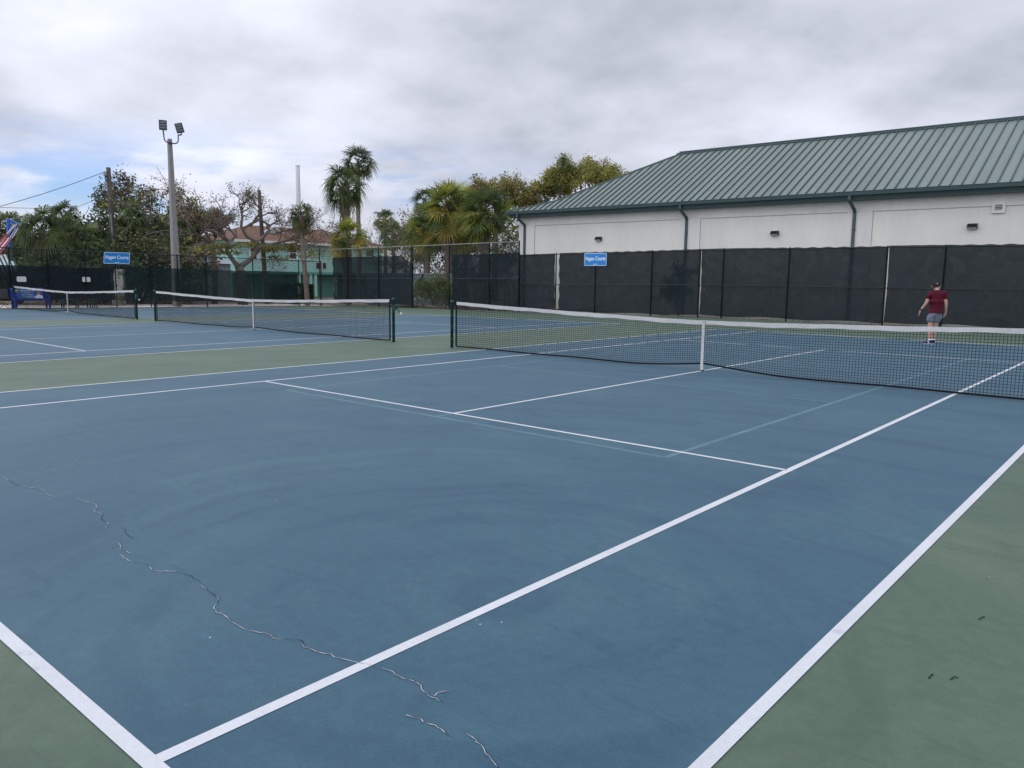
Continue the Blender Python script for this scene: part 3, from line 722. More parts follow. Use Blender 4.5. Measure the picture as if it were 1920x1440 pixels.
def cable(pa, pb_, sag, label, r=.012):
    b = MB(); pts = [pa.lerp(pb_, i / 14) - V((0, 0, sag * 4 * (i / 14) * (1 - i / 14))) for i in range(15)]
    b.tube(pts, r, 4); b.build('power_cable', wire_m, None, label=label, cat='cable', group='overhead cables at the left')
cable(atX(194, 323, UX), atX(-60, 402, UX), .15, 'cable dropping left from the top bracket of the utility pole', .016)
cable(atX(130, 390.5, -44), atX(-60, 386, -44), .05, 'nearly level cable crossing above the left palms')
cable(atX(186, 371, UX), atX(70, 412, UX), .08, 'short slanting cable below the insulators at the left')
cable(atX(207, 366, UX), atX(430, 370, -50), .7, 'long cable sagging right from the utility pole toward the leafless tree')

# ------------------------------------------------------------------ vegetation
bark = mat('grey bark', (0.165, 0.136, 0.120), .95, .1, var=((3, .7, 1.25, 5), (20, .75, 1.2, 4)))
twig = mat('twig bark', (0.140, 0.112, 0.101), .95, .1, var=((2, .75, 1.2, 4),))
palm_bark = mat('palm trunk fibre', (0.20, 0.165, 0.135), .95, .1, var=((6, .6, 1.3, 5), (30, .6, 1.3, 4)))
def leafm(name, col, v=.4, tr=.42): return mat(name, col, .55, .3, var=((.9, 1 - v, 1 + v, 4), (9, .75, 1.25, 3)), transl=tr)
palm_dark = leafm('dark palm leaf', (0.048, 0.072, 0.034)); palm_mid = leafm('palm leaf', (0.095, 0.130, 0.042))
palm_lite = leafm('yellow green palm leaf', (0.255, 0.275, 0.050)); palm_yel = leafm('yellowing palm leaf', (0.36, 0.30, 0.06)); palm_dead = leafm('dead palm leaf', (0.25, 0.19, 0.13))
l_green = leafm('green leaf', (0.095, 0.140, 0.042)); l_dark = leafm('dark green leaf', (0.046, 0.064, 0.032)); l_olive = leafm('olive leaf', (0.24, 0.225, 0.065)); l_brown = leafm('brownish leaf', (0.165, 0.130, 0.070)); l_yel = leafm('golden olive leaf', (0.31, 0.30, 0.075))

l_mute = leafm('muted olive leaf', (0.115, 0.112, 0.048)); l_grey = leafm('dry grey leaf', (0.16, 0.14, 0.115))
def frond(b, hub0, az, el, lp, lb, rg, n=20, droop=.35, fold=.25, wd=.030):
    d = V((math.cos(az) * math.cos(el), math.sin(az) * math.cos(el), math.sin(el)))
    hub = hub0 + d * lp - V((0, 0, .12 * lp * math.cos(el)))
    b.tube([hub0, hub0 + d * lp * .5, hub], [.022 * lb + .008, .016 * lb + .006, .012 * lb + .004], 3, False)
    el2 = el - R_(18 + rg.uniform(0, 22)); d = V((math.cos(az) * math.cos(el2), math.sin(az) * math.cos(el2), math.sin(el2)))
    s = V((-math.sin(az), math.cos(az), 0)); nn = s.cross(d) * -1
    if nn.z < 0: nn = -nn
    tw = rg.uniform(-1.0, 1.0); s, nn = s * math.cos(tw) + nn * math.sin(tw), nn * math.cos(tw) - s * math.sin(tw)
    for k in range(n):
        a = R_(-112 + 224 * (k + .5) / n + rg.uniform(-3, 3)); sd = d * math.cos(a) + s * math.sin(a)
        L = lb * (.66 + .34 * math.cos(a * .85)) * rg.uniform(.86, 1.12); w_ = lb * wd
        q = nn * fold * abs(math.sin(a)) * .5
        t = s * math.cos(a) - d * math.sin(a)
        p1 = hub + sd * L * .5 + q * L * .5; p2 = hub + sd * L * (1 - .25 * droop) + q * L * .6 - V((0, 0, droop * L * rg.uniform(.3, 1.1)))
        b.face(hub - t * w_ * .3, hub + t * w_ * .3, p1 + t * w_, p1 - t * w_); b.face(p1 - t * w_, p1 + t * w_, p2)
def palm(label, base, top, lb, trunk_r, mats, seed, n=34, low=-55, lp=.75, droop=.35, skirt=0, name='palm_tree', boots=False, group=None, stem=True, hi=82):
    lb *= .74; rg = random.Random(seed); base, top = V(base), V(top)
    root = thing(name, base, label, 'palm tree', group)
    if stem:
        b = MB(); pts, rr_ = [], []
        k = 22 if boots else 10
        for i in range(k + 1):
            t = i / k; bend = V((.12 * math.sin(t * 2.2 + seed), .1 * math.sin(t * 1.7 + seed * 2), 0)) * (top - base).length * .05 * math.sin(math.pi * t)
            pts.append(base.lerp(top, t) + bend); rr_.append(trunk_r * (1.15 - .25 * t) * (1 + (.08 if i % 2 else -.05)))
        b.tube(pts, rr_, 10)
        if boots:                                          # criss-cross stubs of old leaf bases
            H = (top - base).length; m_ = int(H / .16)
            for i in range(m_):
                t = .30 + .70 * i / m_; c = base.lerp(top, t); r_ = trunk_r * 1.0
                for q in range(5):
                    a = 2.4 * i + q * 2 * math.pi / 5; o_ = V((math.cos(a), math.sin(a), 0)); tn = V((-o_.y, o_.x, 0))
                    p0 = c + o_ * r_; sg = 1 if i % 2 else -1
                    b.bar(p0, p0 + o_ * .10 + tn * (.09 * sg) + V((0, 0, .30)), .075, .03, o_)
        b.build('trunk', palm_bark, root)
    b = MB()
    for i in range(n):
        f = (i + .5) / n; el = R_(hi + (low - hi) * f ** .9 + rg.uniform(-9, 9)); az_ = 2.39996 * i + rg.uniform(-.25, .25)
        x_ = rg.random()
        b.mi = 0 if x_ < .55 else 1
        if len(mats) > 2 and f > .45 and rg.random() < .40: b.mi = 2
        if len(mats) > 3 and f > .84 and rg.random() < .40: b.mi = 3
        k_ = rg.uniform(.82, 1.12)
        frond(b, top + V((rg.gauss(0, .05), rg.gauss(0, .05), rg.uniform(-.25, .1))) * lb, az_, el, lp * lb * k_, lb * k_, rg, droop=droop * (1 + .5 * f))
    b.build('crown', mats, root)
    if skirt:
        b = MB()
        for i in range(skirt):
            frond(b, top - V((0, 0, rg.uniform(.1, .9) * lb)), rg.uniform(0, 6.28), R_(rg.uniform(-80, -55)), .45 * lb, .75 * lb, rg, n=12, droop=.5)
        b.build('dead_skirt', palm_dead, root)
    return root
def wander(rg, p, d, L, n, wig, upb=0.0):
    pts = [p]; d = d.normalized()
    for i in range(n):
        d = (d + V((rg.gauss(0, wig), rg.gauss(0, wig), rg.gauss(0, wig) + upb))).normalized(); pts.append(pts[-1] + d * L / n)
    return pts, d
def grow(b, rg, p, d, L, r, lv, P, tips):
    n = 4 if lv < 3 else 3
    pts, d2 = wander(rg, p, d, L, n, P['wig'], P['up'])
    r2 = r * P.get('taper', .62)
    b.tube(pts, [r + (r2 - r) * i / n for i in range(n + 1)], 6 if lv < 2 else (4 if lv < 4 else 3), False)
    if lv >= P.get('leaf_from', 3): tips += pts[1:]
    if lv >= P['max']: return
    for c in range(P['n'][min(lv, len(P['n']) - 1)]):
        t = 1 if c == 0 else rg.uniform(.45, 1); q = pts[min(n, max(1, round(t * n)))]
        ax = V((rg.gauss(0, 1), rg.gauss(0, 1), rg.gauss(0, 1) * P.get('flat', 1))); ax = (ax - d2 * ax.dot(d2)).normalized()
        a = R_(rg.uniform(*P['spread'])) * (.6 if c == 0 else 1); nd = d2 * math.cos(a) + ax * math.sin(a)
        grow(b, rg, q, nd, L * P['ratio'] * rg.uniform(.8, 1.15), r2 * (1 if c == 0 else .78), lv + 1, P, tips)
def tree(label, base, limbs, P, leaves, seed, lsize=.10, spread=.28, name='leafy_tree', trunk=None, group=None, cat='tree', bmat=None, join=False):
    """trunk: list of (point, radius); limbs: (start, direction, length, radius)"""
    rg = random.Random(seed); root = thing(name, base, label, cat, group)
    b = MB()
    if trunk: b.tube([q for q, r in trunk], [r for q, r in trunk], 9)
    tips = []
    bb = MB() if trunk else b
    if join:
        e_ = trunk[-1][0]
        for p, d, L, r in limbs: bb.tube([e_, e_.lerp(V(p), .5) - V((0, 0, .25 * (V(p) - e_).length * .5)), V(p)], [trunk[-1][1] * .7, r * 1.15, r], 6)
    for p, d, L, r in limbs: grow(bb, rg, V(p), V(d), L, r, 1, P, tips)
    if trunk: b.build('trunk', bmat or bark, root, True); bb.build('branches', bmat or twig, root)
    else: b.build('branches', bmat or twig, root)
    if leaves:
        n, ms = leaves; b = MB()
        for i in range(n):
            q = rg.choice(tips); k = rg.random()
            hsh = math.sin(q.x * 1.7 + seed) + math.sin(q.y * 1.9) + math.sin(q.z * 2.3)
            b.mi = min(len(ms) - 1, int((hsh / 6 + .5 + rg.gauss(0, .16)) * len(ms))) if len(ms) > 1 else 0
            b.mi = max(0, b.mi)
            b.leaf(q + V((rg.gauss(0, spread), rg.gauss(0, spread), rg.gauss(0, spread * .7))), lsize * rg.uniform(.6, 1.3), rg)
        b.build('crown', ms, root)
    return root
def G0(p): return V((p.x, p.y, gz(p.x, p.y) - .05))
GP = 'sabal palms beyond the left fence'
# left bank of palms
dk = [palm_dark, palm_mid, palm_mid, palm_dead]
for i, (px, py, X, lb, lab, sk) in enumerate([
    (78, 432, -43, 1.55, 'large drooping grey green palm, leftmost full crown above the black windscreen', 12),
    (14, 430, -46, 1.4, 'dark palm at the left picture edge behind the flag', 6),
    (128, 436, -45, 1.35, 'dark palm between the large drooping palm and the utility pole', 12),
    (172, 452, -44, 1.25, 'low palm with brown skirt just left of the utility pole', 10),
    (248, 418, -47, 1.5, 'green palm right of the utility pole under the brown leafed tree', 5),
    (292, 430, -48, 1.35, 'palm just left of the lamp pole top half', 4),
    (120, 408, -50, 1.3, 'pale arching palm tip farthest back of the left palms', 0),
    (352, 424, -50, 1.2, 'palm partly hidden right of the lamp pole', 3)]):
    t = atX(px, py, X); palm(lab, G0(V((t.x - .2, t.y + .2, 0))), t, lb, .17, dk, 20 + i, n=38, low=-70, lp=.7, droop=.55, skirt=sk, group=GP)
PT = dict(max=5, n=(3, 3, 3, 2), spread=(22, 55), ratio=.72, wig=.16, up=.05, leaf_from=3)
# brown leafed tree behind the pole
t0 = atX(246, 432, -56)
tree('brown leafed tree standing above the palms right of the utility pole', G0(t0), [(t0 + V((0, 0, -.5)), (.0, .1, 1), 1.9, .16), (t0 + V((0, -.2, -.6)), (0, -.8, .8), 1.5, .12), (t0 + V((0, .3, -.4)), (.1, .9, .55), 2.2, .14), (t0 + V((0, .3, -.6)), (.3, 1.3, .30), 2.0, .12)], PT, (6500, [l_brown, l_dark, l_mute]), 41, .12, .24, trunk=[(G0(t0), .26), (t0 + V((0, .1, -.5)), .2)])
# dark understorey right behind the left fence: big bushes
for i, (px, py, X, lab, ms, nl_) in enumerate([
    (30, 470, -44, 'dark bush at the left edge behind the fence mesh', [l_dark, l_dark, l_green], 3600),
    (120, 474, -43.5, 'dark bush below the large drooping palm', [l_dark, l_dark, l_brown], 3600),
    (190, 472, -44, 'dark bush at the foot of the utility pole', [l_dark, l_green, l_dark], 3600),
    (258, 452, -45, 'tall green bush left of the lamp pole', [l_dark, l_dark, l_mute], 5200),
    (305, 450, -50, 'tall dark bush behind the lamp pole', [l_dark, l_dark, l_brown], 4200),
    (163, 426, -50, 'dark foliage filling the gap left of the utility pole', [l_dark, l_dark, l_green], 4800),
    (205, 452, -49, 'dark foliage directly behind the utility pole', [l_dark, l_dark, l_mute], 4200),
    (275, 425, -53, 'dark foliage behind the upper half of the lamp pole, left side', [l_dark, l_mute, l_brown], 5200),
    (335, 432, -53, 'dull olive foliage right behind the lamp pole', [l_dark, l_mute, l_brown], 5200),
    (232, 445, -52, 'dark foliage mass below the brown leafed tree', [l_dark, l_green, l_brown], 5200),
    (372, 418, -50, 'olive leaved tree right of the lamp pole', [l_mute, l_brown, l_dark], 6000)]):
    c = atX(px, py, X); g_ = G0(c)
    if px == 372:
        h0_ = c - V((0, 0, .9)); tree(lab, g_, [(h0_, (math.sin(k * 2.1) * .8, math.cos(k * 2.1) * .9, .8), 1.25, .07) for k in range(6)], dict(max=4, n=(3, 3, 3), spread=(20, 60), ratio=.66, wig=.2, up=.04, leaf_from=2), (nl_, ms), 60 + i, .11, .24, trunk=[(g_, .2), (h0_, .13)]); continue
    tree(lab, g_, [(g_, (math.sin(k * 2.1) * .6, math.cos(k * 2.1) * .7, 1), (c.z - g_.z) * .62, .07) for k in range(5)], dict(max=4, n=(3, 3, 3), spread=(20, 60), ratio=.66, wig=.2, up=.04, leaf_from=2), (nl_, ms), 60 + i, .15, .34, name='leafy_bush', cat='bush', group='bushes beyond the left fence')
# sprawl of bare pinkish branches left of and behind the lamp pole
t0 = atX(372, 470, -43); PB = dict(max=5, n=(3, 3, 3, 2), spread=(16, 48), ratio=.74, wig=.18, up=-.02, leaf_from=3, taper=.66)
g_ = G0(t0)
tree('sprawling leafless branches reaching left past the lamp pole', g_, [(atX(396, 452, -43), q_, l_, .085) for q_, l_ in (((0, -1, .16), 2.7), ((.3, -.9, -.12), 2.5), ((.4, -1, .04), 2.7), ((.0, -.8, .45), 1.8), ((.5, -1, -.05), 2.4))], PB, (700, [l_olive, l_yel]), 75, .09, .2, name='bare_tree',
     trunk=[(g_ + V((0, 1.0, 0)), .2), (atX(404, 500, -43), .17), (atX(396, 452, -43), .12)], bmat=twig)
# the leafless poinciana
BX = -41.0
def B(px, py, o=0.0): return atX(px, py, BX + o)
PC = dict(max=6, n=(4, 4, 3, 3, 2), spread=(20, 60), ratio=.70, wig=.22, up=.035, leaf_from=4, taper=.7)
g_ = G0(B(455, 560))
limbs = [(B(443, 445), (0, -.5, 1), 1.15, .10), (B(452, 420), (.2, .1, 1), 1.05, .11), (B(470, 425), (-.1, .6, 1), 1.1, .10), (B(430, 452), (.1, -1, .55), 1.3, .08),
         (B(478, 410), (.1, .8, .6), 1.2, .09), (B(500, 428), (0, .7, .75), 1.2, .09), (B(512, 440), (0, 1, .45), 1.3, .08), (B(422, 440), (-.1, -.4, 1), 1.2, .08), (B(455, 405), (-.3, -.5, .8), 1.0, .08)]
limbs += [(B(545, 447), (0, .9, .55), 1.2, .07), (B(575, 438), (0, .6, .8), 1.0, .06), (B(588, 434), (.2, 1, .2), 1.0, .05), (B(530, 455), (.1, .8, -.3), 1.3, .05), (B(520, 456), (.1, .6, .6), 1.2, .06), (B(552, 450), (.1, .9, -.45), 1.3, .05), (B(508, 458), (.1, .5, -.6), 1.2, .05), (B(560, 447), (.3, .6, .7), 1.1, .06)]
limbs = [(p_, d_, L_ * .86, r_ * .78) for p_, d_, L_, r_ in limbs]
rt = tree('big leafless tree with a forked trunk and a dome of tangled twigs', g_, limbs, PC, (2300, [l_brown, l_brown, l_mute]), 81, .07, .15, name='bare_tree', bmat=twig,
          trunk=[(g_, .34), (B(452, 512), .30), (B(447, 500), .26)])
b = MB()
for path in ([(449, 503, .24), (437, 488, .17), (425, 470, .15), (430, 452, .12), (443, 443, .10), (441, 428, .08)], [(448, 502, .24), (468, 488, .19), (482, 472, .17), (478, 452, .14), (463, 444, .12), (452, 425, .11), (455, 404, .08)],
             [(478, 455, .14), (492, 446, .13), (505, 432, .12), (500, 420, .09)], [(455, 430, .1), (470, 420, .1), (488, 412, .09), (505, 422, .08)], [(482, 468, .14), (508, 458, .10), (535, 452, .10), (553, 447, .11), (570, 440, .10), (590, 432, .07)], [(430, 455, .1), (410, 440, .09), (398, 432, .07), (385, 430, .05)]):
    b.tube([B(x, y) for x, y, r in path], [r * .85 for x, y, r in path], 7)
b.build('limb', bark, rt, True)
# flat sprays of olive foliage below its crown
b = MB(); rg = random.Random(5)
for cx, cy, sx, sy, n in ((420, 462, 34, 6, 620), (372, 468, 14, 5, 120), (470, 458, 16, 4, 220), (505, 466, 22, 7, 620), (545, 464, 20, 7, 480), (430, 474, 24, 5, 220), (588, 476, 22, 10, 340), (520, 484, 26, 8, 260)):
    for i in range(n):
        b.mi = rg.choice((0, 0, 1, 2)); b.leaf(B(cx + rg.gauss(0, sx * .6), cy + rg.gauss(0, sy * .6), rg.uniform(-.6, .6)), .09 * rg.uniform(.6, 1.3), rg)
b.build('foliage', [l_olive, l_green, l_brown], rt)
# scruffy palm in front of the mint house
a, t = atX(577, 572, -38.6), atX(563, 402, -38.6)
palm('scruffy thin palm standing at the end of the left green windscreen', G0(a), t, 1.15, .145, [palm_dark, palm_mid, palm_dead, palm_dead], 91, n=26, low=-75, lp=.6, droop=.6, skirt=9)
# two tall palms
t = atY(645, 350, 36.5); a = atY(652, 566, 36.5)
palm('tall stout palm with a criss-cross trunk rising over the mint house', G0(a), t, 1.62, .30, [palm_dark, palm_mid, palm_mid, palm_lite], 101, n=42, low=-52, lp=.85, droop=.5, boots=True)
t = atY(671, 306, 44); a = atY(674, 566, 44)
palm('taller slender palm behind the stout one, crown highest of all', G0(a), t, 1.62, .20, [palm_dark, palm_dark, palm_mid, palm_mid], 102, n=34, low=-45, lp=.8, droop=.3, boots=False, hi=75)
# low yellowish palm around them
t = atY(652, 448, 35); palm('low bushy palm with yellowing fans at the foot of the two tall palms', G0(t), t, 1.6, .16, [palm_mid, palm_lite, palm_yel, palm_yel], 103, n=34, low=-45, lp=.75, droop=.25)
# palms right of the house
for px, py, Y, lb, lab, sd in ((722, 412, 50, 1.25, 'small round palm above the right end of the mint house roof', 104), (738, 440, 47, 1.35, 'grey green palm below the small round one', 105), (772, 438, 48, 1.3, 'dark palm between the mint house and the yellow green palms', 106)):
    t = atY(px, py, Y); palm(lab, G0(t), t, lb, .17, dk, sd, n=34, low=-60, droop=.45, skirt=5, group='palms beside the mint house')
t = atY(797, 374, 44); palm('dark stiff palm left of and behind the yellow green palms', G0(t), t, 1.35, .17, [palm_dark, palm_dark, palm_mid, palm_mid], 108, n=30, low=-75, lp=.7, droop=.2)
yg = [palm_mid, palm_lite, palm_yel, palm_yel]
for px, py, Y, lb, lab, sd, r_ in ((842, 390, 34.5, 1.75, 'big yellow green palm, larger of the pair left of the hall', 110, .2), (908, 400, 34.2, 1.65, 'big green palm whose fans touch the corner of the hall roof', 111, .2), (802, 436, 35.5, 1.45, 'low palm with orange tinged fans left of the big yellow green palm', 112, .16), (872, 430, 36.5, 1.35, 'small palm low between the two big palms by the hall', 113, .15), (872, 392, 38.5, 1.6, 'palm crown filling the gap behind the two big palms by the hall', 114, .17)):
    t = atY(px, py, Y); palm(lab, G0(t), t, lb, r_, yg if sd != 111 else [palm_mid, palm_dark, palm_lite, palm_yel], sd, n=58, low=-52, lp=.8, droop=.10, skirt=4, boots=sd in (110, 111), group='yellow green palms left of the hall')
# bare wisps behind
PW = dict(max=5, n=(3, 3, 2), spread=(10, 32), ratio=.72, wig=.10, up=.05, leaf_from=9, taper=.6)
c = atY(695, 470, 56); g_ = G0(c)
tree('thin wispy leafless tree behind the mint house roof', g_, [(c + V((k * .7, 0, -1.2)), (.25 * math.sin(k), .2, 1), 1.7, .05) for k in (-3, -2, -1, 0, 1, 2)], PW, None, 121, name='bare_tree', trunk=[(g_, .14), (c + V((0, 0, -2)), .1)], join=True)
# olive crowned trees behind the hall
PO = dict(max=5, n=(4, 3, 3, 2), spread=(18, 50), ratio=.74, wig=.13, up=.05, leaf_from=4, taper=.62)
for px, py, Y, h_, w_, n_, lab, sd, lv in ((1082, 366, 56, 1.22, 1.2, 27000, 'broad rounded olive green tree rising behind the hall roof', 131, [l_yel, l_olive, l_green]), (930, 384, 54, 1.1, .8, 12000, 'smaller golden brown tree left of the broad olive tree', 132, [l_yel, l_brown, l_olive])):
    c = atY(px, py, Y); g_ = G0(c); k_ = h_
    lim = [(c + V((o_ * w_, .6 * math.sin(o_ * 2), -.7 - .10 * o_ * o_ * w_)), (o_ * .22, .2 * math.sin(o_ * 3), .9), k_ * (1.1 - .018 * o_ * o_), .08) for o_ in (-3.6, -3.0, -2.4, -1.8, -1.2, -.6, 0, .6, 1.2, 1.8, 2.4, 3.0, 3.6)]
    tree(lab, g_, lim, PO, (n_, lv), sd, .125, .26, trunk=[(g_, .35), (c + V((0, 0, -2.4)), .26)], join=True)
c = atY(1098, 326, 60); g_ = G0(c)
tree('grey leafless treetop showing above the broad olive tree', g_, [(c + V((k * .55, 0, -.9 - .035 * (k - 2) ** 2)), (.05 * k, 0, 1), 0.85, .05) for k in (-7, -6, -5, -4, -3, -2, -1, 0, 1, 2, 3, 4, 5)], dict(max=5, n=(3, 3, 3, 2), spread=(14, 40), ratio=.70, wig=.14, up=.05, leaf_from=4, taper=.62), (1600, [l_brown, l_olive]), 133, .09, .12, name='bare_tree', trunk=[(g_, .3), (c + V((0, 0, -2.6)), .2)], join=True)
# shrubs right behind the tall fence
g_ = G0(atY(812, 575, 33.2))
tree('round green bush growing against the back fence beside the grey wall', g_, [(g_, (math.sin(k * 1.3) * .55, math.cos(k * 1.3) * .4, 1), .95, .03) for k in range(7)], dict(max=4, n=(3, 3, 3), spread=(20, 60), ratio=.66, wig=.2, up=.03, leaf_from=2), (5200, [l_green, l_green, l_yel]), 141, .07, .19, name='leafy_bush', cat='bush')
for px, py, Y, lab, sd, ms, nlf in ((800, 505, 37.5, 'grey tangle of dry stems behind the back fence opening', 142, [l_grey, l_brown, l_green], 4200), (880, 500, 38.5, 'dry brush under the big yellow green palms', 143, [l_grey, l_brown, l_green], 4800), (945, 470, 40, 'green and olive bush beside the hall corner', 144, [l_olive, l_green, l_dark], 3800), (745, 470, 42, 'dark green bush right of the mint house', 145, [l_dark, l_green, l_olive], 3200)):
    c = atY(px, py, Y); g_ = G0(c)
    tree(lab, g_, [(g_ + V((.62 * (k - 3), 0, 0)), (.25 * math.sin(k * 2.3), .25 * math.cos(k * 1.9), 1), (c.z - g_.z) * .62 + .75, .04) for k in range(7)], dict(max=5, n=(3, 3, 2), spread=(12, 45), ratio=.66, wig=.2, up=.03, leaf_from=3, taper=.66), (nlf, ms), sd, .10, .25, name='dry_bush' if ms[0] is l_grey else 'leafy_bush', cat='bush', bmat=bark)
g_ = G0(atY(1272, 590, 32.6)); 
tree('dark young shrub seen through the black windscreen near the downspout', g_, [(g_, (.1, 0, 1), 1.3, .03), (g_, (-.3, 0, 1), .9, .03), (g_, (.4, .1, 1), .9, .03)], dict(max=4, n=(3, 3, 2), spread=(15, 50), ratio=.6, wig=.12, up=.04, leaf_from=2), (900, [l_dark]), 151, .10, .12, name='shrub', cat='bush')

# ------------------------------------------------------------------ mint house
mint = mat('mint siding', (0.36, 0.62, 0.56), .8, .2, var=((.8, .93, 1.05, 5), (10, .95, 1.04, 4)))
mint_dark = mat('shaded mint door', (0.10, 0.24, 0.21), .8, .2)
shingle = mat('brown shingle', (0.135, 0.078, 0.056), .9, .15, var=((1.2, .8, 1.15, 5), (14, .75, 1.2, 4)))
trim_w = mat('white house trim', (0.62, 0.63, 0.62), .6, .3)
glass = mat('dark window glass', (0.018, 0.024, 0.028), .15, .5)
MX = -58.0
yR = atX(716, 475, MX).y; yL = atX(445, 475, MX).y; ze = atX(600, 457, MX).z; zf = atX(600, 512, MX).z
house = thing('mint_house', (MX, (yL + yR) / 2, -.4), 'two storey mint green house with a brown hipped roof behind the leafless tree', 'house')
b = MB(); b.box((MX - 4.5, (yL + yR) / 2, (zf + ze) / 2), (4.5, (yR - yL) / 2, (ze - zf) / 2))
for k in range(14): 
    z = zf + .1 + (ze - zf - .2) * k / 14; b.box((MX + .004, (yL + yR) / 2, z), (.012, (yR - yL) / 2 - .02, .01))
b.build('wall', mint, house)
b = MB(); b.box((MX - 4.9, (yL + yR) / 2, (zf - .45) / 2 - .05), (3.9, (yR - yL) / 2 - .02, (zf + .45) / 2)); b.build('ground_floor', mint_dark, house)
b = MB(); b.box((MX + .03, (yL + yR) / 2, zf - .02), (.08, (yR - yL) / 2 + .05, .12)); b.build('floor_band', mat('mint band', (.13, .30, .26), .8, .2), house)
for px in (450, 497, 561, 583, 592, 630, 712):
    y = atX(px, 530, MX).y; b = MB(); b.box((MX - .08, y, (zf - .4) / 2 - .06), (.12, .14 if px != 587 else .4, (zf + .28) / 2)); b.build('porch_post', mint, house)
def hwin(x0, y0, x1, y1):
    p, q = atX(x0, y1, MX), atX(x1, y0, MX); m_ = ((p.y + q.y) / 2, (p.z + q.z) / 2); hy, hz = abs(q.y - p.y) / 2, abs(q.z - p.z) / 2
    b = MB()
    tw_ = .09 if hz > .4 else .03
    for sy, sz, ay, az_ in ((-1, 0, tw_, hz + .1), (1, 0, tw_, hz + .1), (0, 1, hy - .001, .06 if hz > .4 else .03), (0, -1, hy - .001, .06 if hz > .4 else .03)): b.box((MX + .05, m_[0] + sy * (hy + tw_), m_[1] + sz * (hz + .05)), (.03, ay, az_))
    wf = b.build('window', trim_w, house)
    b = MB(); b.box((MX + .035, *m_), (.012, hy, hz)); b.build('pane', glass, wf)
    if hz > .4: b = MB(); b.box((MX + .055, *m_), (.01, hy, .02)); b.build('glazing_bar', trim_w, wf)
hwin(543, 463, 554, 485); hwin(686, 468.5, 700, 480); hwin(592, 493, 600, 504); hwin(604, 493, 611, 504); hwin(470, 463, 480, 485)
oy = .55; e0, e1 = yL - oy, yR + oy; xf = MX + oy; xb = MX - 9 - oy; zr = atX(560, 428, MX - 4.2).z
rm = MB(); q = [V((xf, e0, ze)), V((xf, e1, ze)), V((xb, e1, ze)), V((xb, e0, ze))]; xm = (xf + xb) / 2
r0, r1 = V((xm, e0 + 4.4, zr)), V((xm, e1 - 4.6, zr))
rm.face(q[0], q[1], r1, r0); rm.face(q[1], q[2], r1); rm.face(q[2], q[3], r0, r1); rm.face(q[3], q[0], r0); rm.face(q[3], q[2], q[1], q[0])
rf = rm.build('roof', shingle, house)
b = MB(); b.box((xf + .015, (e0 + e1) / 2, ze - .09), (.03, (e1 - e0) / 2 + .03, .11)); b.box(((xf + xb) / 2, e1 + .03, ze - .09), ((xf - xb) / 2, .03, .11)); b.build('fascia', trim_w, house)
# small gable dormer with white rakes
dv = atX(509, 426, MX - 2.5); dw = 1.2; dh = .62
b = MB(); A_, L_, R2 = V((MX - 2.2, dv.y, dv.z)), V((MX - 2.2, dv.y - dw, dv.z - dh)), V((MX - 2.2, dv.y + dw, dv.z - dh))
bk = V((-2.2, 0, 0)); b.face(A_, R2, R2 + bk, A_ + bk); b.face(L_, A_, A_ + bk, L_ + bk); dm = b.build('dormer', shingle, rf)
b = MB(); b.bar(L_ + V((.05, 0, 0)), A_ + V((.05, 0, 0)), .1, .14); b.bar(A_ + V((.05, 0, 0)), R2 + V((.05, 0, 0)), .1, .14); b.build('rake', trim_w, dm)
b = MB(); b.face(L_ + V((.01, 0, -.02)), R2 + V((.01, 0, -.02)), A_ + V((.01, 0, -.02))); b.build('gable', mat('grey gable', (.36, .38, .36), .8, .2), dm)
p1, p2 = atX(716, 480, MX), atX(735, 466, MX)
b = MB(); b.tube([V((MX + .1, yR - .05, ze - .5)), V((MX + .3, e1 - .1, ze - .2))], .04, 6); b.build('downspout', trim_w, house)
# grey blue shed
SX = -52.0; shed_m = mat('pale grey blue siding', (0.33, 0.38, 0.43), .8, .2, var=((1, .93, 1.05, 4),))
y0, y1 = atX(338, 490, SX).y, atX(432, 490, SX).y; zs = atX(390, 494, SX).z; zt = atX(375, 466, SX - 2).z
shed = thing('grey_shed', (SX, (y0 + y1) / 2, -.4), 'low pale grey blue building behind the green windscreen and bare branches', 'building')
b = MB(); b.box((SX - 2.5, (y0 + y1) / 2, (zs - .4) / 2), (2.5, (y1 - y0) / 2, (zs + .4) / 2)); b.build('wall', shed_m, shed)
b = MB(); e = .3
q = [V((SX + e, y0 - e, zs)), V((SX + e, y1 + e, zs)), V((SX - 5, y1 + e, zs)), V((SX - 5, y0 - e, zs))]; r0, r1 = V((SX - 2.5, y0 + 1.2, zt)), V((SX - 2.5, y1 - 1.2, zt))
b.face(q[0], q[1], r1, r0); b.face(q[1], q[2], r1); b.face(q[2], q[3], r0, r1); b.face(q[3], q[0], r0); b.face(q[3], q[2], q[1], q[0]); b.build('roof', mat('pale roof sheet', (.40, .44, .48), .6, .3, var=((2, .9, 1.05, 4),)), shed)
b = MB(); yd = atX(372, 540, SX).y; b.box((SX + .02, yd, .75), (.03, .75, 1.05)); b.build('door', mat('grey door', (.20, .23, .27), .7, .2), shed)
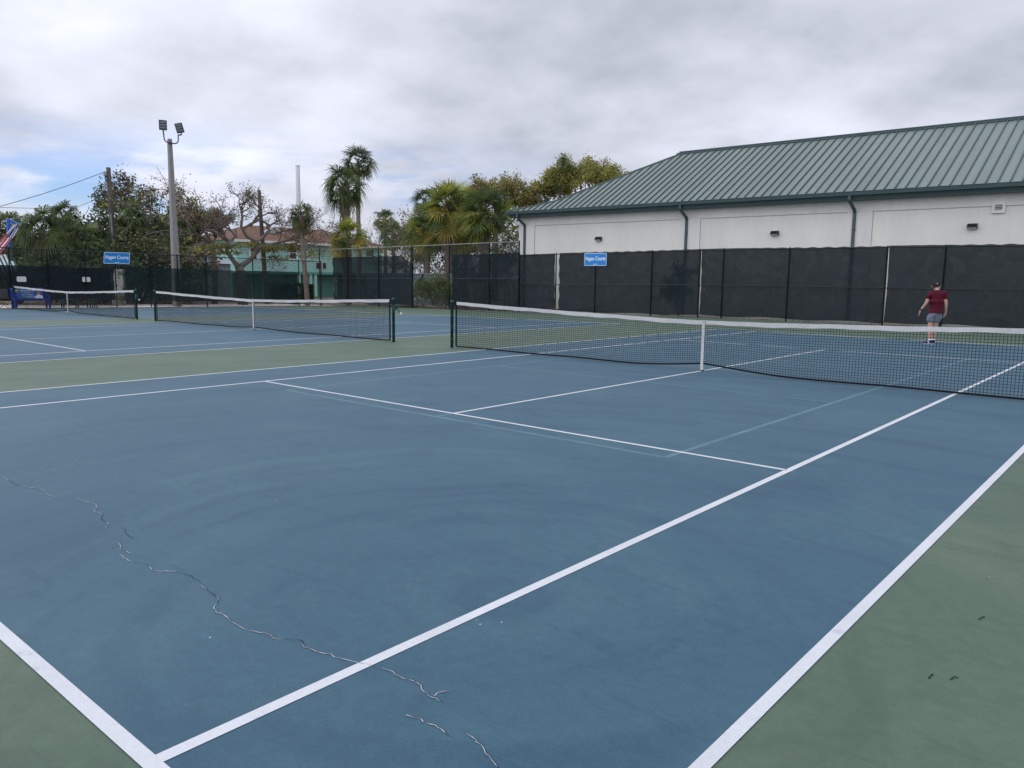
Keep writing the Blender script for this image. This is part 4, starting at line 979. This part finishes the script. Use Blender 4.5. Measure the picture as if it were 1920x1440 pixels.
# dark clipped hedge and a bushy mass by the house
for x0, x1, X, z1, lab, sd in ((510, 558, -44, atX(530, 532, -44).z, 'dark clipped hedge behind the green windscreen in front of the house', 161), (566, 588, -45, atX(575, 532, -45).z, 'small dark hedge right of the scruffy palm', 162)):
    b = MB(); rg = random.Random(sd); ya, yb = atX(x0, 545, X).y, atX(x1, 545, X).y
    for i in range(5200):
        f = rg.choice(('t', 'f', 'f', 'v')); p = V((X - rg.random() * 1.0, ya + (yb - ya) * rg.random(), gz(X, ya) + (z1 - gz(X, ya)) * rg.random()))
        if f == 't': p.z = z1 - .08 * rg.random()
        if f == 'f': p.x = X - .08 * rg.random()
        b.leaf(p + V((0, 0, .08 * math.sin(p.y * 3))), .09 * rg.uniform(.6, 1.3), rg)
    b.build('hedge', l_dark, None, label=lab, cat='hedge')
# grey painted garden wall behind the back fence
gw = mat('blue grey painted block wall', (0.17, 0.205, 0.225), .85, .2, var=((1, .9, 1.06, 5),))
WYY = 34.4; wx0, wx1 = atY(688, 540, WYY).x, atY(862, 540, WYY).x; wz = atY(780, 513, WYY).z
gwall = thing('garden_wall', ((wx0 + wx1) / 2, WYY, -.3), 'blue grey block wall with white painted spots beside the green bush', 'wall')
b = MB(); b.box(((wx0 + wx1) / 2, WYY + .1, wz / 2 - .25), ((wx1 - wx0) / 2, .1, wz / 2 + .2)); b.build('wall', gw, gwall)
b = MB(); b.box(((wx0 + wx1) / 2, WYY + .1, wz - .02), ((wx1 - wx0) / 2 + .02, .13, .03)); b.build('coping', mat('wall coping', (.24, .27, .28), .85, .2), gwall)
for px, py, r_ in ((788, 537, .07), (779, 544, .06), (787, 546, .05), (778, 560, .09), (787, 558, .08), (794, 560, .05), (782, 523, .05)):
    c = atY(px, py, WYY - .012); b = MB(); b.prism([(c.x + r_ * .8 * math.cos(R_(30 * k)), WYY - .002, c.z + r_ * math.sin(R_(30 * k))) for k in range(12)], (0, -.006, 0)); b.build('painted_spot', plate, gwall)
b = MB(); b.tube([atY(x, y, WYY - .03) for x, y in ((793, 513), (792, 519), (787, 526), (785, 536), (783, 548))], .05, 6); b.build('black_hose', black_cord, gwall)
c = atY(792.5, 510, WYY + .1); b = MB(); b.lathe((c.x, c.y, wz + .01), [(.10, 0), (.10, .30), (.085, .32), (.085, .34)], 12); b.build('white_pot', sign_white, None, True, label='white cylindrical pot on top of the grey garden wall', cat='pot')
# pale wall glimpsed through the slit between two windscreens on the left fence
pw = atX(222, 540, -40.6); pz = atX(222, 507, -40.6).z
slit = thing('garden_wall', (pw.x, pw.y, gz(pw.x, pw.y)), 'pale block wall glimpsed through the slit below the leaning blue sign', 'wall')
b = MB(); b.box((pw.x, pw.y, (pz - .3) / 2), (.1, .36, (pz + .3) / 2)); b.build('wall', mat('pale block wall', (.42, .42, .39), .9, .1, var=((5, .7, 1.1, 5),)), slit)
b = MB(); b.box((pw.x, pw.y, pz + .03), (.14, .39, .03)); b.build('coping', mat('wall coping pale', (.5, .5, .48), .9, .1), slit)
g_ = V((pw.x + .5, pw.y, gz(pw.x, pw.y)))
tree('small yellow green weed in front of the pale block wall', g_, [(g_, (.1 * k, .25 * k, 1), .35, .012) for k in (-1, 0, 1)], dict(max=3, n=(3, 3), spread=(20, 55), ratio=.7, wig=.15, up=.03, leaf_from=1), (260, [l_yel, l_green]), 171, .05, .08, name='weed', cat='plant')
# drift of logs under the fence
for i, ((x0, y0), (x1, y1), r_, lab) in enumerate((((750, 575), (792, 571), .07, 'upper long thin log lying behind the back fence post'), ((756, 579), (776, 574), .06, 'short log crossing beside the fence post'), ((800, 580), (820, 578), .09, 'pale plank end lying in the litter under the green bush'), ((826, 582), (834, 573), .05, 'thin forked stick leaning in the litter below the green bush'), ((838, 580), (845, 577), .08, 'stub of log beside the near net post top'))):
    a_, e_ = atY(x0, y0, 31.35 + .05 * i), atY(x1, y1, 31.5 + .1 * i); a_.z = max(a_.z, gz(a_.x, a_.y) + r_ - .02); e_.z = max(e_.z, gz(e_.x, e_.y) + r_ - .02)
    b = MB(); b.tube([a_, a_.lerp(e_, .5) + V((0, 0, .02)), e_], [r_, r_ * .9, r_ * .8], 7); b.build('log', bark, None, True, label=lab, cat='log', group='logs littered under the back fence')
lit = MB(); rg = random.Random(9)
for i in range(1600):
    x_ = rg.uniform(-31.5, -20.5); y_ = 31.2 + abs(rg.gauss(0, .55)); lit.leaf(V((x_, y_, gz(x_, y_) + .02 + .10 * rg.random() * max(0, 1 - (y_ - 31.2)))), .07, rg)
lit.build('leaf_litter', [mat('dry leaf litter', (.16, .12, .085), .95, .1, var=((8, .6, 1.3, 3),))], kind='stuff', label='dry leaf litter heaped along the foot of the back fence', cat='leaf litter')

# weeds and leaf drift along the foot of the right fence
lit = MB()
for i in range(1300):
    x_ = rg.uniform(-12, 6) if i % 3 else rg.gauss(-.5, 1.0); y_ = 31.05 + abs(rg.gauss(0, .10)); lit.leaf(V((x_, y_, .012 + .05 * rg.random() ** 2)), .035, rg)
lit.build('leaf_drift', [MATS['dry leaf litter']], kind='stuff', label='thin drift of dead leaves along the foot of the hall side fence', cat='leaf litter')

# ------------------------------------------------------------------ left edge: bench, stool bench, chair, awning, flag
bench_blue = mat('royal blue bench paint', (0.012, 0.035, 0.22), .45, .4, var=((4, .85, 1.1, 4),))
def bench():
    X = -35.75; y0, y1 = atX(20, 560, X).y, atX(89, 560, X).y; g = gz(X, y0)
    root = thing('advertising_bench', (X, (y0 + y1) / 2, g), 'royal blue bench with an advertising back panel by the left fence', 'bench')
    b = MB()
    for k in range(4): b.box((X + .05 + .11 * k, (y0 + y1) / 2, g + .44), (.048, (y1 - y0) / 2 - .02, .02))
    b.build('seat', bench_blue, root)
    for s in (y0, y1):
        b = MB(); sg = 1 if s == y0 else -1
        b.box((X + .42, s + sg * .06, g + .30), (.035, .035, .30)); b.box((X, s + sg * .06, g + .43), (.035, .035, .43)); b.box((X + .21, s + sg * .06, g + .62), (.27, .04, .022)); b.box((X + .21, s + sg * .06, g + .38), (.2, .03, .03))
        b.build('leg', bench_blue, root)
    b = MB(); b.box((X + .42, (y0 + y1) / 2, g + .41), (.02, (y1 - y0) / 2 - .1, .035)); b.build('apron', bench_blue, root)
    ty = Matrix.Rotation(R_(-8), 3, 'Y'); zc_ = g + .70; yc = (y0 + y1) / 2 - .08; hw = (y1 - y0) / 2 - .12
    b = MB(); b.box((X - .01, yc, zc_), (.02, hw + .04, .27), ty); bk = b.build('backrest', bench_blue, root)
    P = lambda y, z, o=0: V((X - .01, yc, zc_)) + ty @ V((.022 + o, y, z))
    ad = mat('blue advert print', (0.03, 0.10, 0.33), .5, .3, col2=((0.06, 0.22, 0.42), 2.2, .42, .62))
    b = MB(); b.prism([P(-hw, -.235), P(hw, -.235), P(hw, .235), P(-hw, .235)], ty @ V((.004, 0, 0))); b.build('advert', ad, bk)
    rg = random.Random(2); b = MB()                        # rows of small illegible script
    for z, a0, a1, h in ((.14, -.38, .45, .055), (.05, -.2, .14, .03), (-.06, -.36, .3, .05), (-.16, -.3, .42, .04)):
        y = a0 * hw
        while y < a1 * hw:
            wd = rg.uniform(.02, .05); hh = h * rg.uniform(.5, 1); b.prism([P(y, z - hh / 2, .005), P(y + wd, z - hh / 2, .005), P(y + wd + .01, z + hh / 2, .005), P(y + .012, z + hh / 2, .005)], ty @ V((.002, 0, 0))); y += wd + rg.uniform(.018, .03)
    b.build('script', sign_white, bk)
    def disc(y, z, ry, rz, o): return [P(y + ry * math.cos(R_(30 * k)), z + rz * math.sin(R_(30 * k)), o) for k in range(12)]
    b = MB(); yy = hw * .72
    b.prism(disc(yy, .05, .10, .14, .005), ty @ V((.002, 0, 0))); b.build('portrait_hair', mat('dark red brown print', (.10, .03, .025), .5, .3), bk)
    b = MB(); b.prism(disc(yy - .005, .03, .06, .085, .008), ty @ V((.002, 0, 0))); b.build('portrait_face', mat('skin tone print', (.50, .27, .20), .5, .3), bk)
    b = MB(); b.prism([P(yy - .18, -.23, .008), P(yy + .2, -.23, .008), P(yy + .14, -.10, .008), P(yy + .03, -.05, .008), P(yy - .05, -.06, .008), P(yy - .14, -.13, .008)], ty @ V((.002, 0, 0))); b.build('portrait_shirt', sign_white, bk)
    b = MB(); b.prism(disc(-hw * .68, .14, .10, .06, .005), ty @ V((.002, 0, 0))); b.build('emblem', mat('yellow print', (.55, .38, .05), .5, .3), bk)
bench()
def low_bench(px0, px1, label):
    X = -35.7; y0, y1 = atX(px0, 577, X).y, atX(px1, 577, X).y; g = gz(X, y0)
    root = thing('low_bench', (X, (y0 + y1) / 2, g), label, 'bench', 'low dark green benches by the left fence')
    b = MB()
    for k in range(3): b.box((X + .12 * k, (y0 + y1) / 2, g + .42), (.055, (y1 - y0) / 2, .02))
    b.build('seat', green_metal, root)
    for s in (y0 + .1, y1 - .1):
        for x_ in (X - .02, X + .26):
            b = MB(); b.tube([(x_, s, g), (x_, s, g + .40)], .03, 6); b.build('leg', green_metal, root)
        b = MB(); b.bar((X, s, g + .385), (X + .24, s, g + .385), .05, .03); b.build('cross_bar', green_metal, root)
low_bench(112, 147, 'low dark green bench just left of the far net centre strap'); low_bench(166, 182, 'short low dark green bench, right of the longer one')
def folding_chair():
    X = -36.0; y0, y1 = atX(-10, 577, X).y, atX(17, 577, X).y; g = gz(X, y0)
    root = thing('folding_chair', (X, (y0 + y1) / 2, g), 'dark grey folding camp chair cut by the left picture edge', 'chair')
    cl = mat('charcoal cloth', (.05, .05, .055), .9, .1); fr = mat('black tube', (.015, .015, .017), .5, .3)
    b = MB(); b.prism([(X, y0, g + .44), (X + .5, y0, g + .47), (X + .5, y1, g + .47), (X, y1, g + .44)], (0, 0, .02)); b.build('seat', cl, root)
    b = MB(); b.prism([(X + .02, y0, g + .46), (X + .02, y1, g + .46), (X - .10, y1, g + .92), (X - .10, y0, g + .92)], (.02, 0, 0)); b.build('backrest', cl, root)
    for x_ in (X, X + .5):
        b = MB(); b.tube([(x_, y0, g), (x_, y1, g + .45)], .012, 6); b.build('leg', fr, root); b = MB(); b.tube([(x_ + .02, y1, g), (x_ + .02, y0, g + .45)], .012, 6); b.build('leg', fr, root)
    for s in (y0, y1): b = MB(); b.tube([(X - .1, s, g + .92), (X + .02, s, g + .46)], .012, 6); b.build('back_tube', fr, root)
folding_chair()
def awning():
    X0, X1 = -37.1, -39.4; ya, yb = atX(-60, 505, X0).y, atX(35, 508, X0).y; yt = atX(22, 477, X0 - .8).y
    z0, z1 = atX(30, 503, X0).z, atX(15, 477, X0 - .8).z; g = gz(X0, ya)
    root = thing('striped_awning', (X0, ya, g), 'green and white striped canopy at the left picture edge', 'awning')
    gr = mat('green awning stripe', (.03, .13, .12), .8, .2); wh = mat('white awning stripe', (.72, .73, .72), .8, .2)
    b = MB(); n = 23
    for i in range(n):
        b.mi = i % 2; f0, f1 = i / n, (i + 1) / n
        p0, p1 = V((X0, ya + (yb - ya) * f0, z0)), V((X0, ya + (yb - ya) * f1, z0)); t0_, t1_ = V((X0 - .8, ya + (yt - ya) * f0, z1)), V((X0 - .8, ya + (yt - ya) * f1, z1))
        b.face(p0, p1, t1_, t0_); b.face(p0 - V((0, 0, .16)), p1 - V((0, 0, .16)), p1, p0); m_ = (p0 + p1) / 2; b.face(p0 - V((0, 0, .16)), m_ - V((0, 0, .2)), p1 - V((0, 0, .16)))
    for i in range(14):
        b.mi = (i + 1) % 2; f0, f1 = i / 14, (i + 1) / 14
        p0, p1 = V((X0 + (X1 - X0) * f0, yb, z0)), V((X0 + (X1 - X0) * f1, yb, z0)); t0_, t1_ = V((X0 - .8 + (X1 - X0 + .8) * f0, yt, z1)), V((X0 - .8 + (X1 - X0 + .8) * f1, yt, z1))
        b.face(p0, p1, t1_, t0_); b.face(p0 - V((0, 0, .16)), p1 - V((0, 0, .16)), p1, p0)
    b.build('canopy', [gr, wh], root)
    for y in (yb - .15, ya + .2): b = MB(); b.tube([(X0 - .1, y, g), (X0 - .1, y, z0)], .03, 8); b.build('post', fence_metal, root)
awning()
FX = -37.6
fb = thing('flag_pole', G0(atX(20, 575, FX)), 'blue flag post with a slanting top arm on a brown timber', 'flagpole')
pole_blue = mat('blue pole paint', (.03, .11, .42), .5, .3)
b = MB(); b.bar(atX(15, 411, FX), atX(18.5, 465, FX), .13, .13, V((1, 0, 0))); b.build('pole', pole_blue, fb)
b = MB(); b.bar(atX(13, 410, FX), atX(37, 420.5, FX), .10, .08); b.bar(atX(18, 417, FX), atX(27, 421, FX), .06, .06); b.build('arm', mat('pale blue paint', (.12, .25, .55), .5, .3), fb)
b = MB(); q = atX(18.5, 465, FX); b.box((q.x, q.y, (q.z + gz(FX, q.y)) / 2), (.09, .09, (q.z - gz(FX, q.y)) / 2)); b.build('timber', wood, fb)
fl_r, fl_w, fl_b = mat('flag red', (.55, .012, .03), .8, .1), mat('flag white', (.72, .72, .74), .8, .1), mat('flag blue', (.02, .05, .26), .8, .1)
b = MB(); nu, nv = 30, 9; FXf = FX + .25
h0, h1 = atX(24, 423, FXf), atX(33.5, 428, FXf); e0_, e1_ = atX(-26, 466, FXf), atX(-8, 492, FXf)
def FP(u, v):
    p = h0.lerp(h1, v).lerp(e0_.lerp(e1_, v), u); p.x += .10 * math.sin(v * 9 + u * 3) * (1 - .3 * u); p.z -= .12 * math.sin(math.pi * u) * .6; return p
for i in range(nu):
    for j in range(nv):
        cant = i < nu * .30
        b.mi = 2 if cant else (0 if j % 2 == 0 else 1); b.face(FP(i / nu, j / nv), FP((i + 1) / nu, j / nv), FP((i + 1) / nu, (j + 1) / nv), FP(i / nu, (j + 1) / nv))
b.mi = 1
for i in range(9):
    for j in range(5):
        u, v = (.02 + .031 * i + (.015 if j % 2 else 0)), .1 + .2 * j
        for o_ in (.012, -.012):
            c = FP(u, v) + V((o_, 0, 0)); b.face(*[c + V((0, .035 * math.cos(R_(72 * k)), .035 * math.sin(R_(72 * k)))) for k in range(5)])
b.build('flag', [fl_r, fl_w, fl_b], None, True, label='stars and stripes flag streaming down left from the blue post', cat='flag')

# twigs on the near green
for i, (pts, lab) in enumerate((([(1835, 1163), (1840, 1160), (1846, 1157)], 'tiny dark twig on the green, farthest of the three'), ([(1741, 1273), (1745, 1269), (1749, 1265)], 'short dark twig on the green, left one of the nearer pair'), ([(1782, 1275), (1790, 1271), (1797, 1272)], 'curved dark twig on the green, right one of the nearer pair'))):
    b = MB(); b.tube([onground(*q) + V((0, 0, .003 + .003 * (k == 1))) for k, q in enumerate(pts)], .0022, 5); b.build('twig', crack_dark, None, label=lab, cat='twig', group='twigs on the near green margin')

# ------------------------------------------------------------------ person
skin = mat('skin', (0.50, 0.29, 0.22), .55, .3); maroon = mat('maroon knit', (0.078, 0.0075, 0.017), .85, .15, var=((14, .8, 1.15, 4),), bump=(22, .6, .01)); shorts_m = mat('grey shorts cloth', (0.165, 0.185, 0.225), .9, .1, var=((12, .85, 1.1, 4),), bump=(18, .6, .01))
cap_m = mat('black cap cloth', (0.010, 0.010, 0.016), .8, .2); shoe_w = mat('white shoe', (.66, .66, .68), .6, .3); shoe_b = mat('navy shoe', (.012, .018, .10), .6, .3); hair_m = mat('dark brown hair', (.03, .02, .014), .7, .2)
PP = V((1.44, 22.55, 0.0)); PROT = Matrix.Rotation(R_(14), 3, 'Z')
def skinned(name, nodes, edges, m, parent, sub=2):
    """nodes: key -> (xyz, rx, ry); one continuous surface grown on a joint skeleton"""
    keys = list(nodes); me = bpy.data.meshes.new(name); me.from_pydata([tuple(PROT @ V(nodes[k][0])) for k in keys], [(keys.index(a), keys.index(b_)) for a, b_ in edges], [])
    o = bpy.data.objects.new(name, me); COL.objects.link(o); md = o.modifiers.new('s', 'SKIN'); md.use_smooth_shade = True
    sv = me.skin_vertices[0].data
    for i, k in enumerate(keys): sv[i].radius = (nodes[k][1], nodes[k][2]); sv[i].use_root = (i == 0)
    s2 = o.modifiers.new('d', 'SUBSURF'); s2.levels = s2.render_levels = sub
    bpy.context.view_layer.update()
    m2 = bpy.data.meshes.new_from_object(o.evaluated_get(bpy.context.evaluated_depsgraph_get())); m2.name = name
    o.modifiers.clear(); o.data = m2; m2.materials.clear(); m2.materials.append(m)
    m2.polygons.foreach_set('use_smooth', [True] * len(m2.polygons)); o.parent = parent; return o
per = thing('person', PP, 'person in a maroon shirt, grey shorts and dark cap walking away with head bowed', 'person')
N_ = {'pel': ((-.01, 0, .90), .12, .085), 'wai': ((0, .0, 1.06), .115, .08), 'che': ((0, .01, 1.26), .120, .075), 'nkb': ((0, .03, 1.40), .06, .055), 'nk': ((-.012, .07, 1.475), .056, .058),
      'hd0': ((-.03, .115, 1.525), .072, .085), 'hd': ((-.04, .135, 1.57), .076, .095), 'hd2': ((-.042, .125, 1.625), .045, .06), 'chin': ((-.055, .205, 1.475), .03, .035),
      'sl': ((-.17, .015, 1.385), .066, .066), 'el': ((-.235, -.01, 1.12), .044, .046), 'wl': ((-.355, .06, .925), .030, .026), 'hl': ((-.385, .085, .86), .036, .020),
      'sr': ((.17, .015, 1.385), .066, .066), 'er': ((.225, -.01, 1.10), .044, .046), 'wr': ((.245, .07, .885), .030, .026), 'hr': ((.238, .095, .82), .036, .022),
      'hpl': ((-.095, 0, .84), .085, .09), 'knl': ((-.105, .02, .475), .056, .062), 'cal': ((-.10, -.01, .33), .054, .060), 'anl': ((-.085, -.02, .09), .034, .040), 'ftl': ((-.145, .04, .035), .032, .028), 'tol': ((-.205, .085, .03), .028, .022),
      'hpr': ((.07, 0, .84), .085, .09), 'knr': ((.022, .10, .475), .056, .062), 'car': ((.018, .10, .33), .054, .060), 'anr': ((.008, .12, .09), .034, .040), 'ftr': ((.0, .19, .035), .032, .028), 'tor': ((-.01, .26, .03), .028, .022)}
E_ = [('pel', 'wai'), ('wai', 'che'), ('che', 'nkb'), ('nkb', 'nk'), ('nk', 'hd0'), ('hd0', 'hd'), ('hd', 'hd2'), ('hd0', 'chin'), ('che', 'sl'), ('sl', 'el'), ('el', 'wl'), ('wl', 'hl'), ('che', 'sr'), ('sr', 'er'), ('er', 'wr'), ('wr', 'hr'),
      ('pel', 'hpl'), ('hpl', 'knl'), ('knl', 'cal'), ('cal', 'anl'), ('anl', 'ftl'), ('ftl', 'tol'), ('pel', 'hpr'), ('hpr', 'knr'), ('knr', 'car'), ('car', 'anr'), ('anr', 'ftr'), ('ftr', 'tor')]
def fingers(h, base, dirs, curl):
    for i, (off, L) in enumerate(dirs):
        p0 = V(base) + V(off); k = '%s%d' % (h, i); d1 = V(curl[0]); d2 = V(curl[1])
        if i == 4: d1 = d1 + V((0, .8, .2))
        a_ = p0 + d1.normalized() * L * .55; b_ = a_ + d2.normalized() * L * .5
        N_[k + 'a'] = (tuple(p0), .0095, .009); N_[k + 'b'] = (tuple(a_), .0085, .008); N_[k + 'c'] = (tuple(b_), .007, .007)
        E_.extend([('h' + h, k + 'a'), (k + 'a', k + 'b'), (k + 'b', k + 'c')])
fo = [((-.004, .032, -.028), .075), ((-.006, .011, -.036), .085), ((-.006, -.010, -.034), .078), ((-.004, -.030, -.026), .06), ((.008, .036, .012), .06)]
fingers('l', N_['hl'][0], fo, ((-.25, .15, -1), (.25, .2, -1)))
fingers('r', N_['hr'][0], fo, ((-.1, .35, -1), (-.85, .5, -.3)))
skinned('body', N_, E_, skin, per)
S = {'wai': ((0, .0, 1.0), .175, .128), 'low': ((0, 0, .885), .175, .132), 'mid': ((0, .005, 1.13), .180, .128), 'che': ((0, .01, 1.27), .185, .128), 'up': ((0, .015, 1.36), .155, .105), 'nkb': ((0, .03, 1.425), .085, .078), 'nk': ((-.005, .045, 1.445), .066, .066),
     'sl': ((-.175, .012, 1.375), .082, .080), 'bl': ((-.205, .0, 1.27), .072, .072), 'el': ((-.217, -.004, 1.205), .070, .070), 'sr': ((.175, .012, 1.375), .082, .080), 'br': ((.203, .0, 1.27), .072, .072), 'er': ((.212, -.004, 1.205), .070, .070)}
skinned('shirt', S, [('wai', 'low'), ('wai', 'mid'), ('mid', 'che'), ('che', 'up'), ('up', 'nkb'), ('nkb', 'nk'), ('up', 'sl'), ('sl', 'bl'), ('bl', 'el'), ('up', 'sr'), ('sr', 'br'), ('br', 'er')], maroon, per)
S = {'pel': ((0, -.005, .885), .165, .135), 'top': ((0, 0, .93), .16, .125), 'hl': ((-.10, -.005, .80), .112, .125), 'ml': ((-.108, .0, .68), .100, .112), 'll': ((-.11, .012, .575), .092, .102), 'hr': ((.075, .01, .80), .110, .125), 'mr': ((.05, .04, .68), .094, .110), 'lr': ((.032, .065, .575), .085, .102)}
skinned('shorts', S, [('pel', 'top'), ('pel', 'hl'), ('hl', 'ml'), ('ml', 'll'), ('pel', 'hr'), ('hr', 'mr'), ('mr', 'lr')], shorts_m, per)
def pbuild(b, name, m, smooth=False, parent=per):
    b.v = [tuple(PP + PROT @ V(q)) for q in b.v]; return b.build(name, m, parent, smooth)
hc = V((-.04, .118, 1.572)); hax = Matrix.Rotation(R_(-14), 3, 'X') @ Matrix.Rotation(R_(0), 3, 'Z')
b = MB()                                                # cap dome
rings_ = []
for i in range(7):
    a = R_(90 * i / 6); rings_.append((math.cos(a), math.sin(a)))
for r_, z_ in rings_:
    for k in range(16): b.v.append(tuple(hc + hax @ V((.098 * r_ * math.cos(k * math.pi / 8), .118 * r_ * math.sin(k * math.pi / 8), .005 + .105 * z_))))
for i in range(6):
    for k in range(16): b.f.append((i * 16 + k, i * 16 + (k + 1) % 16, (i + 1) * 16 + (k + 1) % 16, (i + 1) * 16 + k)); b.m.append(0)
cap_o = pbuild(b, 'cap', cap_m, True)
b = MB(); pp_ = []
for k in range(9):
    a = R_(20 + 140 * k / 8); pp_.append(hc + hax @ V((.10 * math.cos(a), .11 + .105 * math.sin(a) - .02, .0 - .01 * math.cos(a) ** 2)))
b.prism([hc + hax @ V((.095, .06, .008))] + pp_ + [hc + hax @ V((-.095, .06, .008))], hax @ V((0, 0, .01))); pbuild(b, 'brim', cap_m, False, cap_o)
b = MB(); b.box(hc + hax @ V((.02, -.118, .035)), (.016, .004, .006)); pbuild(b, 'cap_badge', sign_white, False, cap_o)
b = MB()                                                # short hair below the cap at the back and sides
for z0_, r_ in ((-.06, .90), (-.02, 1.0), (.015, 1.03)):
    for k in range(11): a = R_(170 + 200 * k / 10); b.v.append(tuple(hc + hax @ V((.088 * r_ * math.cos(a), .106 * r_ * math.sin(a), z0_))))
for i in range(2):
    for k in range(10): b.f.append((i * 11 + k, i * 11 + k + 1, (i + 1) * 11 + k + 1, (i + 1) * 11 + k)); b.m.append(0)
pbuild(b, 'hair', hair_m, True)
b = MB()
for s in (-1, 1): b.tube([hc + hax @ V((s * .088, -.005, -.05)), hc + hax @ V((s * .10, -.012, -.03)), hc + hax @ V((s * .10, -.014, -.005)), hc + hax @ V((s * .088, 0, 0))], [.005, .009, .010, .006], 6)
b.tube([hc + hax @ V((0, .105, -.045)), hc + hax @ V((0, .128, -.075)), hc + hax @ V((0, .108, -.082))], [.01, .017, .01], 6)
pbuild(b, 'face', skin, True)
b = MB()
for s in (-1, 1): b.box(hc + hax @ V((s * .036, .098, -.035)), (.026, .008, .017)); b.tube([hc + hax @ V((s * .062, .09, -.03)), hc + hax @ V((s * .09, 0, -.025))], .004, 4)
b.box(hc + hax @ V((0, .103, -.03)), (.012, .005, .004)); pbuild(b, 'sunglasses', cap_m)
b = MB(); b.tube([V(N_['wl'][0]) + V((.012, -.006, .018)), V(N_['wl'][0]) + V((-.006, .004, -.012))], .037, 12); pbuild(b, 'wristband', cap_m, True)
def shoe(ank, toe, name='shoe'):
    ank, toe = V(ank), V(toe); d = (toe - ank); d.z = 0; d.normalize(); n = V((d.y, -d.x, 0)); h = ank - d * .075; h.z = 0
    def sec(t, w_, z0_, z1_): c = h + d * t; return [c + n * w_ + V((0, 0, z0_)), c + n * w_ * .8 + V((0, 0, z1_)), c - n * w_ * .8 + V((0, 0, z1_)), c - n * w_ + V((0, 0, z0_))]
    for nm, mm, secs in (('sole', shoe_w, [(-.005, .036, .0, .03), (.08, .043, .0, .028), (.2, .050, 0, .026), (.27, .042, .004, .026), (.30, .02, .012, .022)]), ('upper', shoe_b, [(0, .034, .03, .10), (.05, .040, .028, .11), (.12, .043, .027, .10), (.2, .046, .026, .062), (.265, .038, .026, .045), (.293, .018, .024, .032)])):
        b = MB()
        for q in secs: b.v += [tuple(x_) for x_ in sec(*q)]
        for i in range(len(secs) - 1):
            for k in range(4): b.f.append((4 * i + k, 4 * i + (k + 1) % 4, 4 * i + 4 + (k + 1) % 4, 4 * i + 4 + k)); b.m.append(0)
        b.f += [(0, 1, 2, 3), tuple(4 * len(secs) - 1 - k for k in range(4))]; b.m += [0, 0]
        if nm == 'sole': so_ = pbuild(b, name, mm, True)
        else: pbuild(b, nm, mm, True, so_)
    b = MB(); b.tube([h + d * .05 + n * .045 + V((0, 0, .03)), h + d * .12 + n * .045 + V((0, 0, .08))], .008, 4); b.tube([h + d * .05 - n * .045 + V((0, 0, .03)), h + d * .12 - n * .045 + V((0, 0, .08))], .008, 4); pbuild(b, 'stripe', shoe_w, False, so_)
shoe(N_['anl'][0], N_['tol'][0]); shoe(N_['anr'][0], N_['tor'][0])
for q in ('anl', 'anr'):
    a_ = V(N_[q][0]); b = MB(); b.tube([a_ + V((0, 0, -.01)), a_ + V((0, 0, .045))], [.044, .042], 10); pbuild(b, 'sock', shoe_w, True)
# racket held in the right hand
grip = PP + PROT @ (V(N_['hr'][0]) + V((-.022, .045, -.035)))
rk = thing('tennis_racket', grip, 'dark tennis racket hanging from the right hand of the person', 'racket')
ax = (PROT @ V((-.13, .62, -.60))).normalized(); sd = ax.cross(V((.95, .1, .25))).normalized(); 
b = MB(); b.tube([grip - ax * .07, grip + ax * .12], [.019, .016], 8); b.build('handle', mat('pale grip tape', (.45, .46, .48), .8, .2), rk, True)
b = MB(); hc_ = grip + ax * .45
b.tube([grip + ax * .12, grip + ax * .2], .012, 8)
for s in (-1, 1): b.tube([grip + ax * .19, grip + ax * .25 + sd * s * .04, grip + ax * .31 + sd * s * .075], .009, 6)
b.tube([hc_ + ax * (.17 * math.cos(R_(15 * k))) + sd * (.13 * math.sin(R_(15 * k))) for k in range(25)], .011, 6, False); b.build('frame', cap_m, rk, True)
b = MB()
for k in range(-6, 7):
    u = k * .019; L = .17 * math.sqrt(max(0, 1 - (u / .13) ** 2)); b.tube([hc_ + sd * u - ax * L, hc_ + sd * u + ax * L], .0008, 3)
for k in range(-8, 9):
    u = k * .019; L = .13 * math.sqrt(max(0, 1 - (u / .17) ** 2)); b.tube([hc_ + ax * u - sd * L, hc_ + ax * u + sd * L], .0008, 3)
b.build('strings', black_cord, rk)
